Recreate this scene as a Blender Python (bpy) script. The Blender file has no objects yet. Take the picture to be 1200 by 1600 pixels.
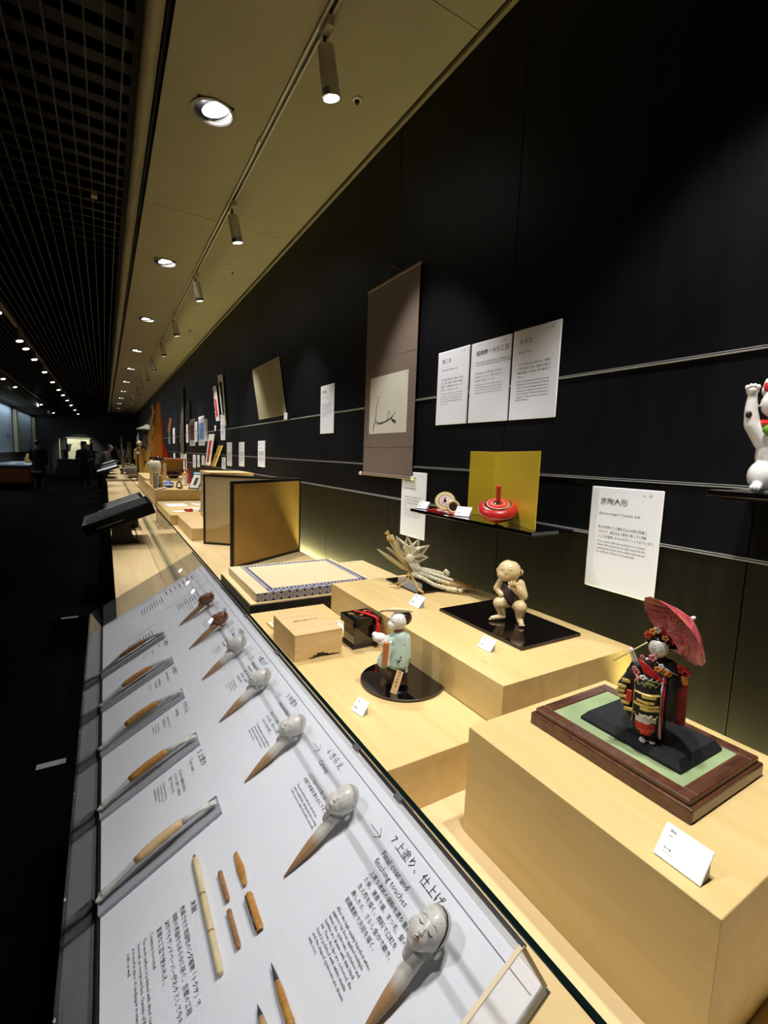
import bpy, bmesh, math, random
from mathutils import Vector, Matrix, Euler, Quaternion
from math import pi, sin, cos, radians as R
random.seed(7)
SC = bpy.context.scene
COL = SC.collection
# ------------------------------------------------------------------ camera
cd = bpy.data.cameras.new('camera'); cam = bpy.data.objects.new('camera', cd); COL.objects.link(cam)
cd.sensor_fit = 'VERTICAL'; cd.sensor_height = 36.0; cd.lens = 731.413 / 1600 * 36; cd.clip_start = 0.02; cd.clip_end = 200
def cam_matrix(a, b, c):
    yaw = Matrix(((cos(a), -sin(a), 0), (sin(a), cos(a), 0), (0, 0, 1)))
    base = Matrix(((1, 0, 0), (0, 0, -1), (0, 1, 0)))
    pit = Matrix(((1, 0, 0), (0, cos(b), -sin(b)), (0, sin(b), cos(b))))
    rol = Matrix(((cos(c), -sin(c), 0), (sin(c), cos(c), 0), (0, 0, 1)))
    return rol @ pit @ base @ yaw
_m = cam_matrix(0.53821706, 0.11556557, 0.0357061)
_r, _d, _f = Vector(_m[0]), Vector(_m[1]), Vector(_m[2])
_c = Matrix((_r, -_d, -_f)).transposed().to_4x4(); _c.translation = (0, 0, 1.55)
cam.matrix_world = _c
SC.camera = cam
# ------------------------------------------------------------------ world, exposure, lamps
w = bpy.data.worlds.new('world'); SC.world = w; w.use_nodes = True
w.node_tree.nodes['Background'].inputs[0].default_value = (0.6, 0.7, 1.0, 1)
w.node_tree.nodes['Background'].inputs[1].default_value = 0.0015
vs = SC.view_settings
vs.view_transform = 'Standard'; vs.look = 'None'; vs.gamma = 1; vs.exposure = 0.0; vs.use_curve_mapping = False
DOWN_W, TRACK_W, LED_W, AISLE_W = 165, 132, 95.0, 96
def spot_light(loc, target, watts, size_deg, blend=0.6, radius=0.04, color=(1, 0.95, 0.86)):
    l = bpy.data.lights.new('lamp_light', 'SPOT'); l.energy = watts; l.spot_size = R(size_deg); l.spot_blend = blend
    l.shadow_soft_size = radius; l.color = color
    o = bpy.data.objects.new('lamp_light', l); COL.objects.link(o); o.location = loc
    o.rotation_euler = (Vector(target) - Vector(loc)).to_track_quat('-Z', 'Y').to_euler()
    return o
DOWN_Y = [0.44, 2.99, 5.49, 7.97, 10.56, 13.0, 15.6, 18.2, 20.7, 23.3, 26.1]
for y in DOWN_Y:
    spot_light((0.56, y, 3.40), (0.66, y - 0.05, 0.0), DOWN_W, 70, 0.9, 0.06, (1, 0.965, 0.92))
TRACK_Y = [0.38, 2.15, 3.92, 5.62, 7.5, 9.22, 11.05, 12.8, 14.6, 16.4, 18.2, 20.0]
for y in TRACK_Y:
    spot_light((0.945, y + 0.0, 3.17), (1.20, y + (0.45 if 0 < y < 1 else -0.12), 0.90), TRACK_W, 66, 0.5, 0.03, (1, 0.965, 0.92))
for y in (0.9, 2.5, 4.2, 6.0, 7.9, 9.75, 11.6, 13.4, 15.3, 17.2):
    spot_light((-1.13, y, 3.19), (0.95, y - 0.75, 0.95), AISLE_W, 50, 0.7, 0.035, (1, 0.98, 0.95))
# ------------------------------------------------------------------ materials
M = {}
def new_mat(name):
    m = bpy.data.materials.new(name); m.use_nodes = True; M[name] = m
    return m, m.node_tree.nodes, m.node_tree.links, m.node_tree.nodes['Principled BSDF']
def plain(name, col, rough=0.5, metal=0.0, spec=0.5, coat=0.0, noise=0.0, nscale=30, bump=0.0, stretch=(1, 1, 1)):
    m, N, L, P = new_mat(name)
    P.inputs['Roughness'].default_value = rough; P.inputs['Metallic'].default_value = metal
    P.inputs['Specular IOR Level'].default_value = spec; P.inputs['Coat Weight'].default_value = coat
    P.inputs['Coat Roughness'].default_value = 0.03
    P.inputs['Base Color'].default_value = (*col, 1)
    if noise or bump:
        tc = N.new('ShaderNodeTexCoord'); mp = N.new('ShaderNodeMapping'); nz = N.new('ShaderNodeTexNoise')
        mp.inputs['Scale'].default_value = stretch; nz.inputs['Scale'].default_value = nscale; nz.inputs['Detail'].default_value = 4
        L.new(tc.outputs['Object'], mp.inputs['Vector']); L.new(mp.outputs[0], nz.inputs['Vector'])
        if noise:
            rp = N.new('ShaderNodeValToRGB'); rp.color_ramp.elements[0].position = 0.3; rp.color_ramp.elements[1].position = 0.7
            rp.color_ramp.elements[0].color = (*[c * (1 - noise) for c in col], 1)
            rp.color_ramp.elements[1].color = (*[min(1, c * (1 + noise)) for c in col], 1)
            L.new(nz.outputs['Fac'], rp.inputs[0]); L.new(rp.outputs[0], P.inputs['Base Color'])
        if bump:
            bp = N.new('ShaderNodeBump'); bp.inputs['Strength'].default_value = bump; bp.inputs['Distance'].default_value = 0.002
            L.new(nz.outputs['Fac'], bp.inputs['Height']); L.new(bp.outputs[0], P.inputs['Normal'])
    return m
def wood(name, c1, c2, rough=0.45, axis=(14, 1.2, 14), ns=2.2, coat=0.0):
    m, N, L, P = new_mat(name)
    tc = N.new('ShaderNodeTexCoord'); mp = N.new('ShaderNodeMapping'); mp.inputs['Scale'].default_value = axis
    nz = N.new('ShaderNodeTexNoise'); nz.inputs['Scale'].default_value = ns; nz.inputs['Detail'].default_value = 6; nz.inputs['Distortion'].default_value = 0.8
    rp = N.new('ShaderNodeValToRGB'); e = rp.color_ramp.elements
    e[0].position = 0.32; e[0].color = (*c1, 1); e[1].position = 0.68; e[1].color = (*c2, 1)
    L.new(tc.outputs['Object'], mp.inputs['Vector']); L.new(mp.outputs[0], nz.inputs['Vector']); L.new(nz.outputs['Fac'], rp.inputs[0])
    L.new(rp.outputs[0], P.inputs['Base Color'])
    P.inputs['Roughness'].default_value = rough; P.inputs['Coat Weight'].default_value = coat
    return m
def emit(name, col, s):
    m, N, L, P = new_mat(name)
    P.inputs['Base Color'].default_value = (0, 0, 0, 1)
    P.inputs['Emission Color'].default_value = (*col, 1); P.inputs['Emission Strength'].default_value = s
    return m
def clear(name, tint, rough=0.02, base_refl=0.05, power=0.9):
    """thin clear sheet: transparent + fresnel gloss"""
    m = bpy.data.materials.new(name); m.use_nodes = True; M[name] = m
    N, L = m.node_tree.nodes, m.node_tree.links
    N.remove(N['Principled BSDF']); out = N['Material Output']
    tr = N.new('ShaderNodeBsdfTransparent'); tr.inputs[0].default_value = (*tint, 1)
    gl = N.new('ShaderNodeBsdfGlossy'); gl.inputs['Roughness'].default_value = rough; gl.inputs['Color'].default_value = (power, power, power, 1)
    ge = N.new('ShaderNodeNewGeometry'); dt = N.new('ShaderNodeVectorMath'); dt.operation = 'DOT_PRODUCT'
    L.new(ge.outputs['Incoming'], dt.inputs[0]); L.new(ge.outputs['Normal'], dt.inputs[1])
    def mth(op, a, b=None):
        k = N.new('ShaderNodeMath'); k.operation = op
        for i_, v_ in enumerate((a, b)):
            if v_ is None: continue
            if isinstance(v_, (int, float)): k.inputs[i_].default_value = v_
            else: L.new(v_, k.inputs[i_])
        return k.outputs[0]
    ab = mth('ABSOLUTE', dt.outputs['Value']); on = mth('SUBTRACT', 1.0, ab); pw = mth('POWER', on, 5.0); fr_ = mth('ADD', mth('MULTIPLY', pw, 1 - base_refl), base_refl)
    mx = N.new('ShaderNodeMixShader')
    L.new(fr_, mx.inputs[0]); L.new(tr.outputs[0], mx.inputs[1]); L.new(gl.outputs[0], mx.inputs[2]); L.new(mx.outputs[0], out.inputs[0])
    return m
wood('maple', (0.63, 0.46, 0.190), (0.71, 0.535, 0.245), 0.42, (9, 0.8, 9))
wood('deck_wood', (0.74, 0.55, 0.28), (0.83, 0.645, 0.36), 0.40, (7, 0.7, 7))
wood('pale_wood', (0.62, 0.42, 0.20), (0.74, 0.53, 0.27), 0.5, (3, 20, 20))
wood('tray_wood', (0.055, 0.018, 0.009), (0.13, 0.05, 0.024), 0.35, (3, 30, 30), 2.5, 0.3)
wood('red_wood', (0.33, 0.10, 0.035), (0.45, 0.16, 0.06), 0.45, (3, 20, 20))
wood('spike_wood', (0.36, 0.20, 0.09), (0.52, 0.32, 0.15), 0.5, (30, 3, 30))
wood('bamboo', (0.62, 0.50, 0.27), (0.72, 0.60, 0.34), 0.4, (40, 3, 40))
wood('stick_wood', (0.24, 0.11, 0.045), (0.42, 0.21, 0.08), 0.45, (60, 4, 60))
wood('orange_wood', (0.36, 0.16, 0.03), (0.55, 0.28, 0.06), 0.4, (60, 4, 60))
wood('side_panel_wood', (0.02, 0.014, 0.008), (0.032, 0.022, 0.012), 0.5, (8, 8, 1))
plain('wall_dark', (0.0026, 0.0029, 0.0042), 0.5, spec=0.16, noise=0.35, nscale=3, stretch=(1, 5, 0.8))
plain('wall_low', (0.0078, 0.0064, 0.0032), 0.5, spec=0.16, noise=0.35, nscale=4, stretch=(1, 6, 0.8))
plain('metal_rail', (0.60, 0.60, 0.60), 0.4, 0.6)
plain('ceiling_cream', (0.25, 0.212, 0.132), 0.8, noise=0.05, nscale=3)
plain('cornice_grey', (0.20, 0.17, 0.10), 0.6, noise=0.15, nscale=2)
plain('black', (0.004, 0.004, 0.005), 0.5)
plain('floor_dark', (0.0016, 0.0018, 0.0030), 0.9, spec=0.05, noise=0.3, nscale=20)
plain('slat_dark', (0.020, 0.020, 0.018), 0.6)
plain('slat_deep', (0.0006, 0.0006, 0.0008), 0.9, spec=0.0)
plain('lacquer', (0.003, 0.0025, 0.003), 0.06, spec=0.6, coat=0.6)
plain('ebony', (0.0045, 0.003, 0.003), 0.07, spec=0.5, coat=0.5)
plain('ebony_edge', (0.022, 0.012, 0.010), 0.4)
plain('brown_edge', (0.06, 0.035, 0.02), 0.4)
plain('white_board', (0.76, 0.785, 0.82), 0.5)
plain('sign_white', (0.80, 0.82, 0.89), 0.6)
plain('card_white', (0.90, 0.90, 0.92), 0.4)
plain('paper', (0.72, 0.70, 0.63), 0.8)
plain('ink', (0.032, 0.032, 0.036), 0.7)
plain('ink_grey', (0.10, 0.10, 0.12), 0.7)
plain('glass_edge', (0.002, 0.007, 0.006), 0.15)
plain('edge_cream', (0.62, 0.52, 0.34), 0.3)
plain('grey_plastic', (0.33, 0.35, 0.36), 0.3)
plain('brass', (0.50, 0.33, 0.10), 0.3, 0.9)
plain('silver', (0.6, 0.6, 0.6), 0.25, 0.9)
plain('lamp_shell', (0.44, 0.39, 0.28), 0.45)
plain('lamp_ring', (0.16, 0.14, 0.12), 0.4)
plain('reflector', (0.55, 0.55, 0.56), 0.12, 1.0)
emit('lamp_glow', (1, 0.98, 0.96), 30)
emit('led', (1.0, 0.95, 0.42), LED_W)
emit('far_lamp', (1, 0.97, 0.92), 9)
clear('case_clear', (0.96, 0.96, 0.97), 0.01)
clear('barrier_glass', (0.90, 0.90, 0.84), 0.01)
plain('bone', (0.66, 0.64, 0.58), 0.28, coat=0.2)
plain('brown_clay', (0.25, 0.105, 0.045), 0.3, coat=0.25, noise=0.2, nscale=60)
plain('hair_grey', (0.035, 0.032, 0.030), 0.6)
plain('lip_red', (0.50, 0.16, 0.05), 0.4)
plain('baby_skin', (0.66, 0.50, 0.27), 0.38, coat=0.15)
plain('white_glaze', (0.78, 0.76, 0.72), 0.28, coat=0.3)
plain('mint_glaze', (0.47, 0.62, 0.56), 0.3, coat=0.3, noise=0.15, nscale=18)
plain('dark_brown', (0.030, 0.010, 0.008), 0.35, coat=0.2)
plain('soft_black', (0.006, 0.006, 0.008), 0.75)
plain('red', (0.48, 0.012, 0.012), 0.35, coat=0.3)
plain('cord_red', (0.62, 0.01, 0.012), 0.6)
plain('black_gloss', (0.005, 0.004, 0.004), 0.15, coat=0.4)
plain('gold_paint', (0.55, 0.36, 0.06), 0.4, 0.4)
plain('cream_paint', (0.62, 0.50, 0.30), 0.4)
plain('pink', (0.62, 0.20, 0.22), 0.5)
plain('green', (0.12, 0.30, 0.03), 0.5)
plain('leaf_green', (0.16, 0.28, 0.05), 0.6)
plain('orange', (0.62, 0.24, 0.03), 0.6)
plain('yellow_thread', (0.66, 0.48, 0.12), 0.55)
plain('straw', (0.60, 0.47, 0.22), 0.6)
plain('straw_pale', (0.74, 0.70, 0.52), 0.6)
plain('straw_gold', (0.62, 0.38, 0.10), 0.55)
plain('jade_cloth', (0.26, 0.34, 0.17), 0.85, noise=0.18, nscale=9)
plain('scroll_brown', (0.145, 0.105, 0.082), 0.85, noise=0.06, nscale=150, stretch=(1, 6, 0.3))
plain('scroll_seam', (0.11, 0.08, 0.062), 0.9)
plain('scroll_paper', (0.55, 0.53, 0.44), 0.9)
plain('tan_paper', (0.38, 0.345, 0.20), 0.8, noise=0.08, nscale=3)
plain('tatami', (0.66, 0.55, 0.34), 0.75, noise=0.07, nscale=240, stretch=(14, 1, 14), bump=0.2)
plain('navy', (0.022, 0.025, 0.09), 0.8)
plain('weave_white', (0.62, 0.62, 0.66), 0.8)
plain('blue', (0.03, 0.12, 0.42), 0.3, coat=0.3)
plain('sky_blue', (0.20, 0.36, 0.52), 0.5)
plain('print_blue', (0.10, 0.20, 0.42), 0.6, noise=0.8, nscale=9)
plain('print_brown', (0.22, 0.09, 0.05), 0.6, noise=0.8, nscale=9)
plain('print_red', (0.45, 0.02, 0.04), 0.6, noise=0.5, nscale=20)
plain('red_cloth', (0.45, 0.015, 0.01), 0.8)
plain('lantern_paper', (0.68, 0.62, 0.48), 0.8)
plain('stone', (0.065, 0.062, 0.042), 0.85, noise=0.3, nscale=20)
plain('pot_grey', (0.17, 0.16, 0.11), 0.7)
plain('gold_statue', (0.50, 0.27, 0.06), 0.4, 0.3)
plain('coat_black', (0.005, 0.005, 0.006), 0.85)
plain('coat_grey', (0.045, 0.045, 0.042), 0.85, noise=0.4, nscale=30)
plain('skin', (0.28, 0.16, 0.11), 0.6)
plain('boot_grey', (0.20, 0.20, 0.21), 0.7)
plain('screen_back', (0.50, 0.31, 0.09), 0.42, 0.25, noise=0.12, nscale=5)
plain('niche_blue', (0.40, 0.50, 0.56), 0.6)  # plain bluish panel colour, no glow of its own
plain('olive_panel', (0.045, 0.042, 0.022), 0.8)
plain('column_cream', (0.40, 0.38, 0.24), 0.7)
plain('kimono_white', (0.42, 0.42, 0.30), 0.8, noise=0.15, nscale=4)
plain('plant_pale', (0.24, 0.23, 0.16), 0.8)
def gold_leaf(name, c):
    m, N, L, P = new_mat(name)
    tc = N.new('ShaderNodeTexCoord'); br = N.new('ShaderNodeTexBrick'); br.offset = 0
    br.inputs['Scale'].default_value = 1; br.inputs['Brick Width'].default_value = 0.11; br.inputs['Row Height'].default_value = 0.11; br.inputs['Mortar Size'].default_value = 0.0012
    br.inputs['Color1'].default_value = (*c, 1); br.inputs['Color2'].default_value = (*[k * 0.93 for k in c], 1); br.inputs['Mortar'].default_value = (*[k * 0.86 for k in c], 1)
    L.new(tc.outputs['Object'], br.inputs['Vector']); L.new(br.outputs[0], P.inputs['Base Color'])
    P.inputs['Metallic'].default_value = 0.35; P.inputs['Roughness'].default_value = 0.42
gold_leaf('gold_leaf_pale', (0.62, 0.50, 0.28))
gold_leaf('gold_leaf', (0.62, 0.46, 0.03))
def gradient_z(name, stops, axis=1, rough=0.45, coat=0.0):
    """paint that changes along one local axis (dip-coated spike)"""
    m, N, L, P = new_mat(name)
    tc = N.new('ShaderNodeTexCoord'); sp = N.new('ShaderNodeSeparateXYZ'); rp = N.new('ShaderNodeValToRGB'); mr = N.new('ShaderNodeMapRange')
    mr.inputs['From Min'].default_value = stops[0][0]; mr.inputs['From Max'].default_value = stops[-1][0]
    L.new(tc.outputs['Object'], sp.inputs[0]); L.new(sp.outputs[axis], mr.inputs['Value']); L.new(mr.outputs[0], rp.inputs[0]); L.new(rp.outputs[0], P.inputs['Base Color'])
    e = rp.color_ramp.elements; a, b = stops[0][0], stops[-1][0]
    while len(e) < len(stops): e.new(0.5)
    for k, (p, c) in enumerate(stops): e[k].position = (p - a) / (b - a); e[k].color = (*c, 1)
    P.inputs['Roughness'].default_value = rough; P.inputs['Coat Weight'].default_value = coat
gradient_z('dipped_spike', [(-0.125, (0.30, 0.16, 0.07)), (-0.066, (0.44, 0.26, 0.12)), (-0.050, (0.62, 0.58, 0.50)), (-0.02, (0.66, 0.64, 0.58))])
gradient_z('raw_spike', [(-0.125, (0.12, 0.08, 0.06)), (-0.11, (0.30, 0.14, 0.08)), (-0.05, (0.42, 0.25, 0.12)), (-0.02, (0.30, 0.15, 0.07))])
# ------------------------------------------------------------------ builders
def frame(x, y, z, o=(0, 0, 0)):
    m = Matrix((Vector(x), Vector(y), Vector(z))).transposed().to_4x4(); m.translation = o; return m
class B:
    def __init__(s): s.bm = bmesh.new(); s.M = Matrix()
    def _add(s, vs, fs):
        v = [s.bm.verts.new(s.M @ Vector(p)) for p in vs]
        for f in fs:
            try: s.bm.faces.new([v[i] for i in f])
            except ValueError: pass
        return s
    def box(s, a, b):
        x0, y0, z0 = a; x1, y1, z1 = b
        if x0 > x1: x0, x1 = x1, x0
        if y0 > y1: y0, y1 = y1, y0
        if z0 > z1: z0, z1 = z1, z0
        return s._add([(x0, y0, z0), (x1, y0, z0), (x1, y1, z0), (x0, y1, z0), (x0, y0, z1), (x1, y0, z1), (x1, y1, z1), (x0, y1, z1)],
                      [(0, 3, 2, 1), (4, 5, 6, 7), (0, 1, 5, 4), (1, 2, 6, 5), (2, 3, 7, 6), (3, 0, 4, 7)])
    def bev(s, a, b, r=0.003, seg=2):
        t = bmesh.new(); q = B.__new__(B); q.bm = t; q.M = Matrix(); q.box(a, b)
        bmesh.ops.bevel(t, geom=t.edges[:], offset=r, segments=seg, affect='EDGES', profile=0.5)
        t.transform(s.M); me = bpy.data.meshes.new('t'); t.to_mesh(me); t.free(); s.bm.from_mesh(me); bpy.data.meshes.remove(me); return s
    def prism(s, pts, z0, z1):
        n = len(pts); v = [(x, y, z0) for x, y in pts] + [(x, y, z1) for x, y in pts]
        return s._add(v, [tuple(range(n - 1, -1, -1)), tuple(range(n, 2 * n))] + [(i, (i + 1) % n, n + (i + 1) % n, n + i) for i in range(n)])
    def flat(s, pts):
        return s._add(pts, [tuple(range(len(pts)))])
    def lathe(s, prof, n=24, axis='z'):
        vs, fs = [], []
        for r, z in prof:
            for k in range(n):
                a = 2 * pi * k / n; p = (r * cos(a), r * sin(a), z)
                vs.append(p if axis == 'z' else ((z, p[0], p[1]) if axis == 'x' else (p[1], z, p[0])))
        for i in range(len(prof) - 1):
            for k in range(n):
                fs.append((i * n + k, i * n + (k + 1) % n, (i + 1) * n + (k + 1) % n, (i + 1) * n + k))
        if prof[0][0] > 1e-6: fs.append(tuple(range(n - 1, -1, -1)))
        if prof[-1][0] > 1e-6: fs.append(tuple(range((len(prof) - 1) * n, len(prof) * n)))
        return s._add(vs, fs)
    def ring(s, prof, n=24, axis='z'):
        vs, fs = [], []
        for r, z in prof:
            for k in range(n):
                a = 2 * pi * k / n; q_ = (r * cos(a), r * sin(a), z); vs.append(q_ if axis == 'z' else ((z, q_[0], q_[1]) if axis == 'x' else (q_[1], z, q_[0])))
        for i in range(len(prof) - 1):
            for k in range(n): fs.append((i * n + k, i * n + (k + 1) % n, (i + 1) * n + (k + 1) % n, (i + 1) * n + k))
        return s._add(vs, fs)
    def ball(s, c, r, n=16, rot=(0, 0, 0)):
        r = (r, r, r) if isinstance(r, (int, float)) else r
        m = s.M @ Matrix.Translation(c) @ Euler(rot).to_matrix().to_4x4() @ Matrix.Diagonal((*r, 1))
        bmesh.ops.create_uvsphere(s.bm, u_segments=n, v_segments=max(6, n * 2 // 3), radius=1, matrix=m); return s
    def cone(s, p0, r0, p1, r1, n=14):
        p0, p1 = Vector(p0), Vector(p1); d = p1 - p0
        q = d.to_track_quat('Z', 'Y').to_matrix(); vs = []
        for p, r in ((p0, r0), (p1, r1)):
            for k in range(n): vs.append(p + q @ Vector((r * cos(2 * pi * k / n), r * sin(2 * pi * k / n), 0)))
        return s._add(vs, [tuple(range(n - 1, -1, -1)), tuple(range(n, 2 * n))] + [(k, (k + 1) % n, n + (k + 1) % n, n + k) for k in range(n)])
    def tube(s, pts, r, n=8):
        pts = [Vector(p) for p in pts]; rs = [r] * len(pts) if isinstance(r, (int, float)) else r
        vs, fs = [], []; ref = None
        for i, p in enumerate(pts):
            t = (pts[min(i + 1, len(pts) - 1)] - pts[max(i - 1, 0)]).normalized()
            if ref is None: ref = t.orthogonal().normalized()
            ref = (ref - t * ref.dot(t)).normalized(); b = t.cross(ref)
            for k in range(n):
                a = 2 * pi * k / n; vs.append(p + (ref * cos(a) + b * sin(a)) * rs[i])
        for i in range(len(pts) - 1):
            for k in range(n): fs.append((i * n + k, i * n + (k + 1) % n, (i + 1) * n + (k + 1) % n, (i + 1) * n + k))
        fs += [tuple(range(n - 1, -1, -1)), tuple(range((len(pts) - 1) * n, len(pts) * n))]
        return s._add(vs, fs)
    def mesh(s, name='m', smooth=False):
        me = bpy.data.meshes.new(name); bmesh.ops.recalc_face_normals(s.bm, faces=s.bm.faces); s.bm.to_mesh(me); s.bm.free()
        if smooth:
            me.shade_smooth()
            if smooth is not True:
                me.set_sharp_from_angle(angle=R(smooth))
        return me
    def obj(s, name, mat, parent=None, smooth=False):
        me = s.mesh(name, smooth); me.materials.append(M[mat]); return link(name, me, parent)
def link(name, me, parent=None):
    o = bpy.data.objects.new(name, me); COL.objects.link(o)
    if parent: o.parent = parent
    return o
def thing(name, label, cat, loc=(0, 0, 0), rz=0.0, group=None, mat=None):
    o = bpy.data.objects.new(name, None); COL.objects.link(o); o.empty_display_size = 0.05
    if mat is not None: o.matrix_world = mat
    else: o.location = loc; o.rotation_euler = (0, 0, rz)
    return tag(o, label, cat, group)
def tag(o, label, cat, group=None):
    o['label'] = label; o['category'] = cat
    if group: o['group'] = group
    return o
def struct(o): o['kind'] = 'structure'; return o
def setmat(o, mat):
    o.material_slots[0].link = 'OBJECT'; o.material_slots[0].material = M[mat]; return o
def dup(root, mat=None, loc=None, rz=None, label=None, group=None):
    r = root.copy(); COL.objects.link(r)
    if mat is not None: r.matrix_world = mat
    if loc is not None: r.location = loc
    if rz is not None: r.rotation_euler = (0, 0, rz)
    if label: r['label'] = label
    if group: r['group'] = group
    for ch in list(root.children):
        c = ch.copy(); COL.objects.link(c); c.parent = r
        for g in list(ch.children):
            d = g.copy(); COL.objects.link(d); d.parent = c
    return r
def kids(root, name): return [c for c in root.children if c.name.split('.')[0] == name]
def blob(shapes, voxel=0.003, smooth=4, name='blob'):
    """one continuous surface from ellipsoids ('e',c,r,rot) and tapered limbs ('c',p0,r0,p1,r1)"""
    b = B()
    for sh in shapes:
        if sh[0] == 'e': b.ball(sh[1], sh[2], 20, sh[3] if len(sh) > 3 else (0, 0, 0))
        else:
            b.ball(sh[1], sh[2], 14); b.ball(sh[3], sh[4], 14); b.cone(sh[1], sh[2], sh[3], sh[4], 14)
    me = b.mesh(name); o = bpy.data.objects.new(name, me); COL.objects.link(o)
    r = o.modifiers.new('r', 'REMESH'); r.mode = 'VOXEL'; r.voxel_size = voxel
    if smooth:
        k = o.modifiers.new('s', 'SMOOTH'); k.factor = 0.6; k.iterations = smooth
    dg = bpy.context.evaluated_depsgraph_get(); res = bpy.data.meshes.new_from_object(o.evaluated_get(dg)); res.name = name
    bpy.data.objects.remove(o); bpy.data.meshes.remove(me); res.shade_smooth()
    return res
def blob_obj(name, shapes, mat, parent, voxel=0.003, smooth=4):
    me = blob(shapes, voxel, smooth, name); me.materials.clear(); me.materials.append(M[mat]); return link(name, me, parent)
from mathutils.bvhtree import BVHTree
class Surf:
    """lays strokes on a modelled surface: each point is dropped along a direction onto the mesh"""
    def __init__(s, me, d, lift): s.t = BVHTree.FromPolygons([v.co.copy() for v in me.vertices], [tuple(p.vertices) for p in me.polygons]); s.d = Vector(d); s.l = lift
    def __call__(s, x, y, z, lift=None):
        h = s.t.ray_cast(Vector((x, y, z)), s.d)
        return (h[0] - s.d * (s.l if lift is None else lift)) if h[0] is not None else Vector((x, y, z))
    def line(s, q, pts, r, n=5, sub=3):
        P_ = [Vector(p) for p in pts]; L_ = []
        for a, b in zip(P_[:-1], P_[1:]):
            for j in range(sub): L_.append(a.lerp(b, j / sub))
        L_.append(P_[-1]); L_ = [p for p in L_ if s.t.ray_cast(p, s.d)[0] is not None]; m = len(L_)
        if m < 2: return
        rr = r if isinstance(r, (int, float)) else [r[min(len(r) - 1, int(i / sub))] + (r[min(len(r) - 1, int(i / sub) + 1)] - r[min(len(r) - 1, int(i / sub))]) * (i % sub) / sub for i in range(m)]
        q.tube([s(*p) for p in L_], rr, n)
# lettering: outlines of the built-in font turned into a thin flat mesh
_font = {}
def glyph_mesh(txt, size, sx=1.0, spacing=1.0, width=None):
    cu = bpy.data.curves.new('t', 'FONT'); cu.body = txt; cu.size = size; cu.resolution_u = 1; cu.space_character = spacing
    cu.align_y = 'TOP_BASELINE'
    o = bpy.data.objects.new('t', cu); COL.objects.link(o)
    dg = bpy.context.evaluated_depsgraph_get(); me = bpy.data.meshes.new_from_object(o.evaluated_get(dg))
    bpy.data.objects.remove(o); bpy.data.curves.remove(cu)
    if width and len(me.vertices):
        mx = max(v.co.x for v in me.vertices); sx = width / mx if mx > 0 else 1
    if sx != 1: me.transform(Matrix.Diagonal((sx, 1, 1, 1)))
    return me
class Text(B):
    """accumulates lines of print on a local xy plane"""
    def line(s, txt, x, y, size, width=None, z=0.0006, spacing=1.0):
        me = glyph_mesh(txt, size, 1.0, spacing, width); me.transform(s.M @ Matrix.Translation((x, y, z))); s.bm.from_mesh(me); bpy.data.meshes.remove(me); return s
    def bars(s, x, y, w, h, z=0.0006, seed=0):
        rnd = random.Random(seed); t = x
        while t < x + w - 0.0005:
            l = min(rnd.uniform(1.5, 5) * h, x + w - t); s.flat([(t, y, z), (t + l, y, z), (t + l, y + h, z), (t, y + h, z)]); t += l + h * 0.7
        return s
# ================================================================== SETTING
Y0, Y1 = -1.6, 30.0
def structbox(name, mat, a, b, parent=None, bev=None):
    q = B(); (q.bev(a, b, bev) if bev else q.box(a, b)); o = q.obj(name, mat, parent)
    return struct(o) if parent is None else o
structbox('floor', 'floor_dark', (-6, -4, -0.05), (1.6, 36, 0))
wall = structbox('wall_right', 'black', (1.508, -1.6, 0), (1.58, 32, 3.62))
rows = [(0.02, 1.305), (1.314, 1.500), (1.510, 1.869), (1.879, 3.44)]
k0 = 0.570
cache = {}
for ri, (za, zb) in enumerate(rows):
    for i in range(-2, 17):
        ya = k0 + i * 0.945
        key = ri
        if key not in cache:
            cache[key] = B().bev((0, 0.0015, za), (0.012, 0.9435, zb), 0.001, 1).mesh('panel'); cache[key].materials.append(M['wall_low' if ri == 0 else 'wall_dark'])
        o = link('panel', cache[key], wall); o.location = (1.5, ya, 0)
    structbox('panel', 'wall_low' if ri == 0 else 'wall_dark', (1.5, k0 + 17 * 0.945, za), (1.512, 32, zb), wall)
for n, z in enumerate((1.309, 1.505, 1.874)):
    q = B(); q.box((1.490, -1.4, z - 0.0045), (1.5005, 31, z - 0.0015)); q.box((1.492, -1.4, z + 0.0020), (1.5005, 31, z + 0.0042))
    struct(q.obj('trim_%d' % (n + 1), 'metal_rail'))
structbox('trim_4', 'cornice_grey', (1.478, -1.6, 3.412), (1.499, 32, 3.432))
structbox('wall_back', 'black', (-6, -1.75, 0), (1.6, -1.65, 3.7))
# soffit: one row of ceiling boards with open joints, and a shadow gap
soffit = structbox('ceiling', 'black', (0.30, -1.6, 3.53), (1.507, 32, 3.62))
def board_with_holes():
    pass
JY = [-0.70, 1.80, 4.28, 6.78, 9.28, 11.78, 14.28, 16.78, 19.28, 21.78, 24.28, 26.78, 29.28]
for a, b in zip(JY[:-1], JY[1:]):
    # a board is split round its downlight opening (square tiles of the board keep the round ring covering the cut)
    hy = min([y for y in DOWN_Y if a < y < b] or [None], key=lambda v: 0 if v is None else abs(v - (a + b) / 2))
    q = B(); g = 0.002
    if hy is None: q.box((0.313, a + g, 3.44), (0.86, b - g, 3.458))
    else:
        h = 0.096
        q.box((0.313, a + g, 3.44), (0.86, hy - h, 3.458)).box((0.313, hy + h, 3.44), (0.86, b - g, 3.458))
        q.box((0.313, hy - h, 3.44), (0.576 - h, hy + h, 3.458)).box((0.576 + h, hy - h, 3.44), (0.86, hy + h, 3.458))
    q.box((0.905, a + g, 3.44), (1.477, b - g, 3.458))
    q.obj('board', 'ceiling_cream', soffit)
q = B(); q.M = Matrix.Translation((0.240, 0, 3.452))
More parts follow.
